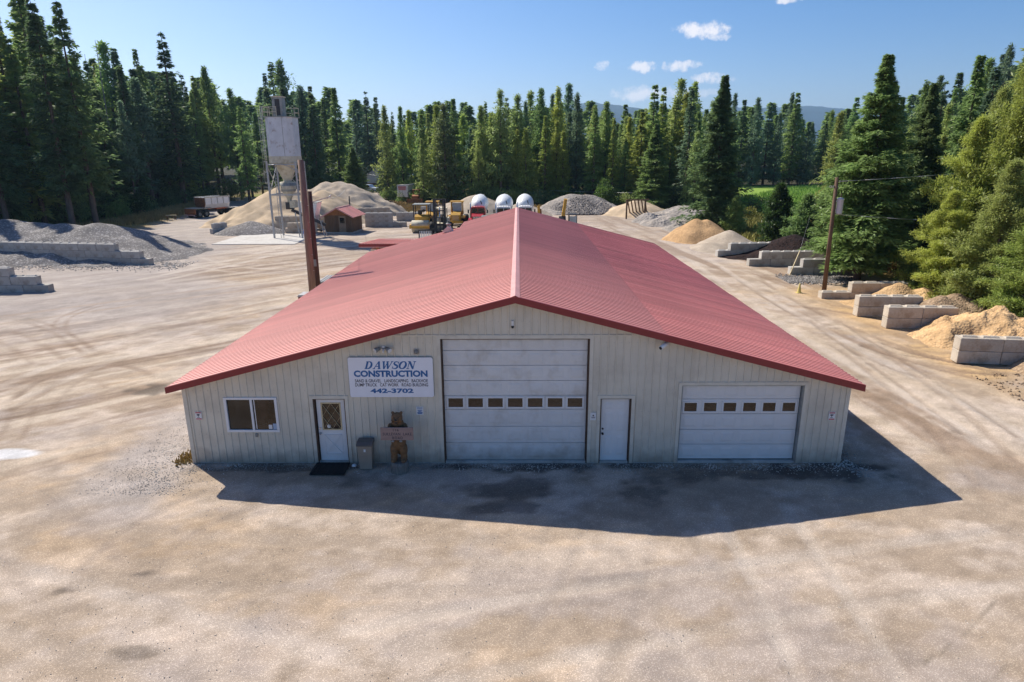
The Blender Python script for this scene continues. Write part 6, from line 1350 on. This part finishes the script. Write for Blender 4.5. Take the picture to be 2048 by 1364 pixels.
# forest trees on both sides: heights follow the ragged tree line
TL = [(-500, -40), (0, 0), (60, -5), (130, 30), (165, 120), (200, 142), (240, 132), (285, 136), (350, 132), (400, 132), (430, 128), (452, 185), (490, 178), (520, 195), (548, 150), (590, 122), (620, 178), (650, 152), (690, 188), (740, 198), (762, 224), (790, 228), (812, 208), (840, 206), (890, 195),
      (925, 198), (960, 214), (1000, 194), (1030, 216), (1060, 200), (1085, 184), (1120, 206), (1170, 188), (1220, 214), (1260, 212), (1300, 204), (1360, 184), (1400, 208), (1460, 214), (1500, 204), (1540, 200), (1590, 206), (1620, 214), (1660, 220), (1700, 210), (1760, 214), (1830, 170), (1880, 190), (1920, 140), (1960, 110), (2010, 84), (2600, 60)]
tx = [p[0] for p in TL]; ty = [p[1] for p in TL]
placed = []
def hfor(x, y, jit):
    px = PX(x, y, 10)[0]; ty_ = float(np.interp(px, tx, ty)); lo, hi = 1., 60.
    for _ in range(25):
        m_ = (lo + hi) / 2
        if PX(x, y, m_)[1] > ty_: lo = m_
        else: hi = m_
    return lo * jit, px
def inpoly(x, y, P):
    c = False
    for (a, b), (c_, d) in zip(P, P[1:] + P[:1]):
        if (b > y) != (d > y) and x < (c_ - a) * (y - b) / (d - b) + a: c = not c
    return c
CN = {DK: 'dark green', MD: 'mid green', YG: 'yellow green', BG: 'blue green', OL: 'olive green'}
MARKS = [(60, 'at the left picture edge'), (140, 'above the gravel heap left end'), (220, 'above the gravel heap right end'), (300, 'left of the spruce spire'), (370, 'above the dump trailer'), (440, 'right of the dump trailer'), (520, 'just left of the silo'), (600, 'directly behind the silo'),
         (680, 'right of the silo'), (760, 'above the far road'), (840, 'above the box trailer'), (920, 'above the loaders'), (980, 'above the red mixer truck'), (1040, 'above the white mixer trucks'), (1110, 'left of the rock pile'), (1190, 'above the rock pile'), (1260, 'right of the rock pile'),
         (1330, 'above the screening rack'), (1400, 'left of the lone fir'), (1470, 'at the lone fir'), (1530, 'at the left end of the field'), (1580, 'above the young pines'), (1640, 'at the right end of the field'), (1720, 'left of the big spruce'), (1800, 'behind the big spruce'), (1880, 'right of the big spruce'), (1960, 'behind the yellow pines'), (9999, 'at the right picture edge')]
USED = {}
SHAPE = {'fir': 'fir', 'spruce': 'slender spruce', 'pine': 'bare-stemmed pine', 'larch': 'bushy conifer', 'tall': 'ragged hemlock'}
def tree_label(kd, cc, px, y, h, base):
    mk = next(m for lim, m in MARKS if px < lim); tip = PX(0, y, h)[1] - float(np.interp(px, tx, ty))
    rel = 'taller than neighbours' if tip < 4 else ('level top' if tip < 26 else 'shorter than neighbours')
    lb = '%s %s %s, %s' % (CN[cc], SHAPE[kd], mk, rel); USED[lb] = USED.get(lb, 0) + 1
    return lb + ['', ' farther back', ' third back', ' hindmost'][min(USED[lb] - 1, 3)]
def fill(poly, n, dmin, kinds, cols, label, group, edge=None, jmin=.62, pri=lambda x, y: 0, jmax=1.03):
    xs = [p[0] for p in poly]; ys = [p[1] for p in poly]; cand = []
    for _ in range(n * 60):
        x, y = random.uniform(min(xs), max(xs)), random.uniform(min(ys), max(ys))
        if inpoly(x, y, poly):
            px = PX(x, y, 5)[0]
            if -180 < px < 2230: cand.append((pri(x, y) + random.random() * 6, x, y))
    cand.sort(); k = 0
    for _, x, y in cand:
        if k >= n: break
        if any((x - a) ** 2 + (y - b) ** 2 < dmin ** 2 for a, b in placed): continue
        placed.append((x, y)); j = random.uniform(jmin, jmax) if random.random() > .25 else random.uniform(.98, 1.16)
        h, px = hfor(x, y, j); h = min(max(h, 6), 36); kd = random.choice(kinds); cc = random.choice(cols); lb = tree_label(kd, cc, px, y, h, label)
        plant(kd + str(random.randrange({'fir': 4, 'spruce': 4, 'pine': 4, 'larch': 3, 'tall': 2}[kd])), lb, x, y, h, cc, group, wid=random.uniform(.78, 1.2), name='conifer_tree'); k += 1
    return k
A_ = [(-74, 58), (-64, 79), (-62.5, 95), (-63.5, 108), (-66, 125), (-64, 141), (-120, 150), (-130, 60)]
B_ = [(-64, 143), (-56, 152), (-50, 138), (-40, 134), (-39, 150), (-42, 190), (-60, 200), (-110, 185), (-110, 152)]
B2 = [(-31, 158), (-28, 137), (-23, 140), (-16, 128), (0, 125), (12, 124), (24, 115), (31, 108), (36, 116), (44, 150), (50, 178), (30, 200), (-32, 200)]
B3 = [(-46, 182), (-30, 184), (-30, 215), (-60, 215)]
C2_ = [(50, 184), (90, 188), (135, 186), (140, 225), (40, 225)]
D2_ = [(41, 66), (45, 84), (56, 106), (74, 128), (116, 170), (135, 160), (90, 66)]
E2_ = [(34, 46), (36, 62), (44, 66), (70, 60), (60, 36), (36, 32)]
n_ = 0
n_ += fill(A_, 70, 3.0, ['fir', 'spruce', 'spruce', 'fir', 'pine', 'tall'], [DK, DK, MD, MD, BG, OL], 'tall dark conifer in the dense stand along the left edge of the yard', 'dark conifers along the left edge', pri=lambda x, y: abs(x + 62) * .6)
n_ += fill(B_, 34, 3.2, ['fir', 'spruce', 'pine'], [DK, MD, BG], 'conifer in the stand behind the cement silo and sand piles', 'conifers behind the silo', pri=lambda x, y: y * .3)
n_ += fill(B3, 8, 3.2, ['fir', 'spruce'], [DK, BG], 'dark conifer behind the distant pale blue house', 'conifers behind the house', pri=lambda x, y: y * .3)
n_ += fill(B2, 98, 3.1, ['fir', 'larch', 'spruce', 'pine', 'larch', 'larch'], [MD, OL, MD, YG, BG, MD, OL, OL, YG], 'conifer in the long stand behind the mixer trucks and rock piles', 'conifers behind the yard', pri=lambda x, y: (y - 120) * .35)
n_ += fill(C2_, 40, 3.4, ['fir', 'fir', 'larch'], [DK, MD, BG], 'dark pointed conifer along the far side of the green field', 'conifers beyond the green field', pri=lambda x, y: (y - 184) * .4)
n_ += fill(D2_, 24, 3.4, ['fir', 'larch', 'pine'], [MD, OL, DK], 'conifer in the stand right of the green field', 'conifers right of the field', pri=lambda x, y: (x - .55 * y) * .4)
n_ += fill(E2_, 10, 3.6, ['fir', 'larch', 'pine'], [DK, MD, OL], 'conifer behind the yellow green pines on the right', 'conifers behind the right pines', pri=lambda x, y: x * .4)
print('forest trees', n_)
# the wood behind, too deep to tell apart
Lf, _mb = conifer(h=20, rad=2.8, base=.3, nbr=46, ntw=4, leaf=1.7, seed=9, droop=.3, up=.1, pow_=.8)
far = []; cnt = 0
while cnt < 330:
    y = random.uniform(190, 330); x = random.uniform(-.95 * y, .95 * y)
    if -30 > x > -64 and y < 216: continue
    if x > 38 and y < 226: continue
    if y < 202 and -32 < x < 40: continue
    h, px = hfor(x, y, random.uniform(.6, .97)); h = min(max(h, 14), 40); s = h / 20; a = random.uniform(0, 6.28); ca, sa = math.cos(a), math.sin(a)
    q = Lf * s; w_ = 1.25; q = np.stack([(q[..., 0] * ca - q[..., 1] * sa) * w_ + x, (q[..., 0] * sa + q[..., 1] * ca) * w_ + y, q[..., 2]], 2); far.append(q); cnt += 1
for s_ in (-1, 1):
    for _ in range(90):
        y = random.uniform(70, 190); x = s_ * random.uniform(1.15 * y + 18, 1.5 * y + 30); h = random.uniform(16, 26); q = Lf * (h / 20); far.append(q * np.array([1.25, 1.25, 1]) + np.array([x, y, 0]))
fv = np.concatenate(far); o = link('far_wood', np_mesh('far_wood', fv.reshape(-1, 3), np.arange(len(fv) * 4).reshape(-1, 4)), M_needle, kind='stuff'); o.color = (*MD, 1); o['label'] = 'deep conifer wood behind the first rows of trees'; o['category'] = 'wood'
# shrubs
def shrub_proto(seed, h=2., r=1.4, n=1500, leaf=.16):
    g = np.random.default_rng(seed); c = g.normal(0, 1, (14, 3)) * np.array([r * .45, r * .45, h * .22]) + np.array([0, 0, h * .5]); idx = g.integers(0, 14, n)
    d = g.normal(0, 1, (n, 3)); d /= np.linalg.norm(d, axis=1)[:, None]; O = c[idx] + d * (r * .42) * g.uniform(.6, 1, (n, 1)); O[:, 2] = np.abs(O[:, 2])
    D = d + g.normal(0, .6, (n, 3)); D /= np.linalg.norm(D, axis=1)[:, None]; W_ = np.cross(D, g.normal(0, 1, (n, 3))); W_ /= np.linalg.norm(W_, axis=1)[:, None]; l = leaf * g.uniform(.7, 1.5, (n, 1))
    v = np.stack([O, O + D * l * .5 + W_ * l * .35, O + D * l, O + D * l * .5 - W_ * l * .35], 1); me = np_mesh('leaves', v.reshape(-1, 3), np.arange(n * 4).reshape(-1, 4)); me.materials.append(M_leaf)
    mb = MB()
    for i in range(7): mb.cyl((0, 0, 0), tuple(c[i]), .03, .01, 5, cap=False)
    st = mb.mesh('stems'); st.materials.append(M_bark); return me, st
SP = [shrub_proto(300 + i, n=1500) for i in range(3)] + [shrub_proto(310, 4.5, 2.6, 3600, .24)]
def shrub(k, label, x, y, s, c, group=None, name='shrub', cat='shrub'):
    t = thing(name, label, cat, (x, y, 0), random.uniform(0, 6.28), group); t.scale = (s, s, s * random.uniform(.85, 1.15)); o = link('leaves', SP[k][0], None, t); o.color = (*c, 1); link('stems', SP[k][1], None, t)
def shr(k, label, px, py, s, c, **kw): p = G(px, py); shrub(k, label, p.x, p.y, s, c, **kw)
LG = (.12, .19, .035); YL = (.20, .20, .04)
shr(3, 'bright green leafy tree between rack and rock pile', 1205, 414, .9, (.10, .17, .04), name='leafy_tree', cat='tree')
shr(3, 'pale yellow green leafy tree left of the silo sand pile', 462, 402, .9, (.22, .26, .08), name='leafy_tree', cat='tree')
shr(0, 'bright green bushes behind the left gravel heap at the picture edge', 15, 452, 1.5, LG); shr(1, 'bright green bush just right of those at the picture edge', 48, 450, 1.1, LG); shr(2, 'small bright green bush alone behind the left gravel heap', 82, 447, .7, LG)
shr(0, 'yellowish shrub right of the lone fir', 1492, 440, 1.0, YL); shr(2, 'olive rounded bush between the lone fir and the young pines', 1505, 428, 1.1, (.085, .10, .035)); shr(1, 'green bush left of the young pines', 1472, 415, .8, (.09, .16, .04))
shr(1, 'orange brown shrub behind the river rocks', 1760, 545, .6, (.20, .12, .05)); shr(2, 'dry orange bush beneath the right pines', 1985, 570, .5, (.25, .10, .04))
for i in range(34):
    x = -62.5 + random.uniform(-2, 1.0) ; y = 76 + i * 2.0
    shrub(random.randrange(3), 'shrub in the left forest undergrowth ' + next(m for lim, m in MARKS if PX(x, y, 1)[0] < lim), x - (2 if y > 110 else 0), y, random.uniform(.9, 1.7), random.choice([MD, (.05, .10, .03), DK]), group='undergrowth along the left forest')
for i in range(30):
    x = -27 + i * 2.0; y = float(np.interp(x, [-28, -16, 0, 12, 24, 31, 36], [137, 128, 124, 122, 113, 107, 110])) + random.uniform(-1.5, 1)
    shrub(random.randrange(3), 'shrub in the undergrowth behind the yard ' + next(m for lim, m in MARKS if PX(x, y, 1)[0] < lim), x, y, random.uniform(.9, 1.6), random.choice([MD, (.06, .10, .03), DK, OL]), group='undergrowth behind the yard')
for i in range(22):
    y = 33 + i * 1.35; x = float(np.interp(y, [33, 40, 46, 52, 60], [29.6, 28.0, 28.2, 30.5, 33])) + random.uniform(-.4, 1.4)
    shrub(random.randrange(3), 'low shrub beneath the right side conifers ' + ['behind the sand heaps', 'behind the topsoil slope', 'behind the transformer pole', 'behind the bin walls'][min(3, int((y - 33) / 7))], x, y, random.uniform(.45, .85), random.choice([MD, DK, OL]), group='undergrowth on the right')
# grass
def grass(name, label, n, fx, h0, h1, c):
    P = np.array([fx() for _ in range(n)]); a = rng.uniform(0, 6.28, n); h = rng.uniform(h0, h1, n); wv = .03 + h * .06; l = rng.normal(0, .3, (n, 2)) * h[:, None]
    ca, sa = np.cos(a) * wv, np.sin(a) * wv; z = np.zeros(n); b = np.stack([P[:, 0] - ca, P[:, 1] - sa, z], 1); b2 = np.stack([P[:, 0] + ca, P[:, 1] + sa, z], 1); tt = np.stack([P[:, 0] + l[:, 0], P[:, 1] + l[:, 1], h], 1)
    m = mat(name + '_blades', c, .8, var=.4, vs=.5); o = link(name, np_mesh(name, np.stack([b, b2, tt], 1).reshape(-1, 3), np.arange(n * 3).reshape(-1, 3)), m, kind='stuff'); o['label'] = label; o['category'] = 'grass'
def strip(pts, wd):
    def f():
        i = random.randrange(len(pts) - 1); k = random.random(); a, b = pts[i], pts[i + 1]; return (a[0] + (b[0] - a[0]) * k + random.gauss(0, wd), a[1] + (b[1] - a[1]) * k + random.gauss(0, wd))
    return f
grass('dry_grass', 'strip of dry golden grass along the left forest edge', 16000, strip([(-60, 78), (-56, 92), (-57, 104), (-60, 118), (-63, 134)], 1.6), .2, .8, (.36, .25, .10))
grass('dry_grass', 'dry golden grass around the box trailer', 9000, strip([(-28, 128), (-22, 120), (-18, 112), (-14, 122)], 2.2), .2, .6, (.36, .25, .10))
grass('field_grass', 'tall grass and weeds between the lone fir and young pines', 9000, strip([(27, 70), (29, 80), (32, 90), (36, 96)], 2.2), .3, .9, (.26, .24, .06))
grass('field_crop', 'green crop in the field behind the young pines', 22000, lambda: (lambda k, q: (36 + k * 60 + q * 18, 96 + k * 84 + q * -4))(random.random(), random.uniform(-1, 1)), .3, .8, (.22, .36, .06))
grass('weeds', 'tuft of yellowed weeds at the left front corner of the workshop', 260, lambda: (rng.normal(-10.62, .16), rng.normal(18.85, .28)), .04, .16, (.30, .20, .06))
grass('dry_weeds', 'dry weeds behind the rear yard beside the rock pile', 5000, strip([(-3, 114), (3, 116), (14, 114), (22, 106)], 1.2), .2, .6, (.32, .22, .09))

# ------------------------------------------------------------------ air
hm = bpy.data.materials.new('thin_haze'); hm.use_nodes = True; n = hm.node_tree.nodes; n.clear()
pv = n.new('ShaderNodeVolumePrincipled'); pv.inputs['Color'].default_value = (.46, .71, 1, 1); pv.inputs['Density'].default_value = 1.15e-4; pv.inputs['Anisotropy'].default_value = .35
ou = n.new('ShaderNodeOutputMaterial'); hm.node_tree.links.new(pv.outputs[0], ou.inputs['Volume'])
hb = MB().box(-8600, 8600, -250, 9000, -8, 430).build('haze', hm, kind='stuff')
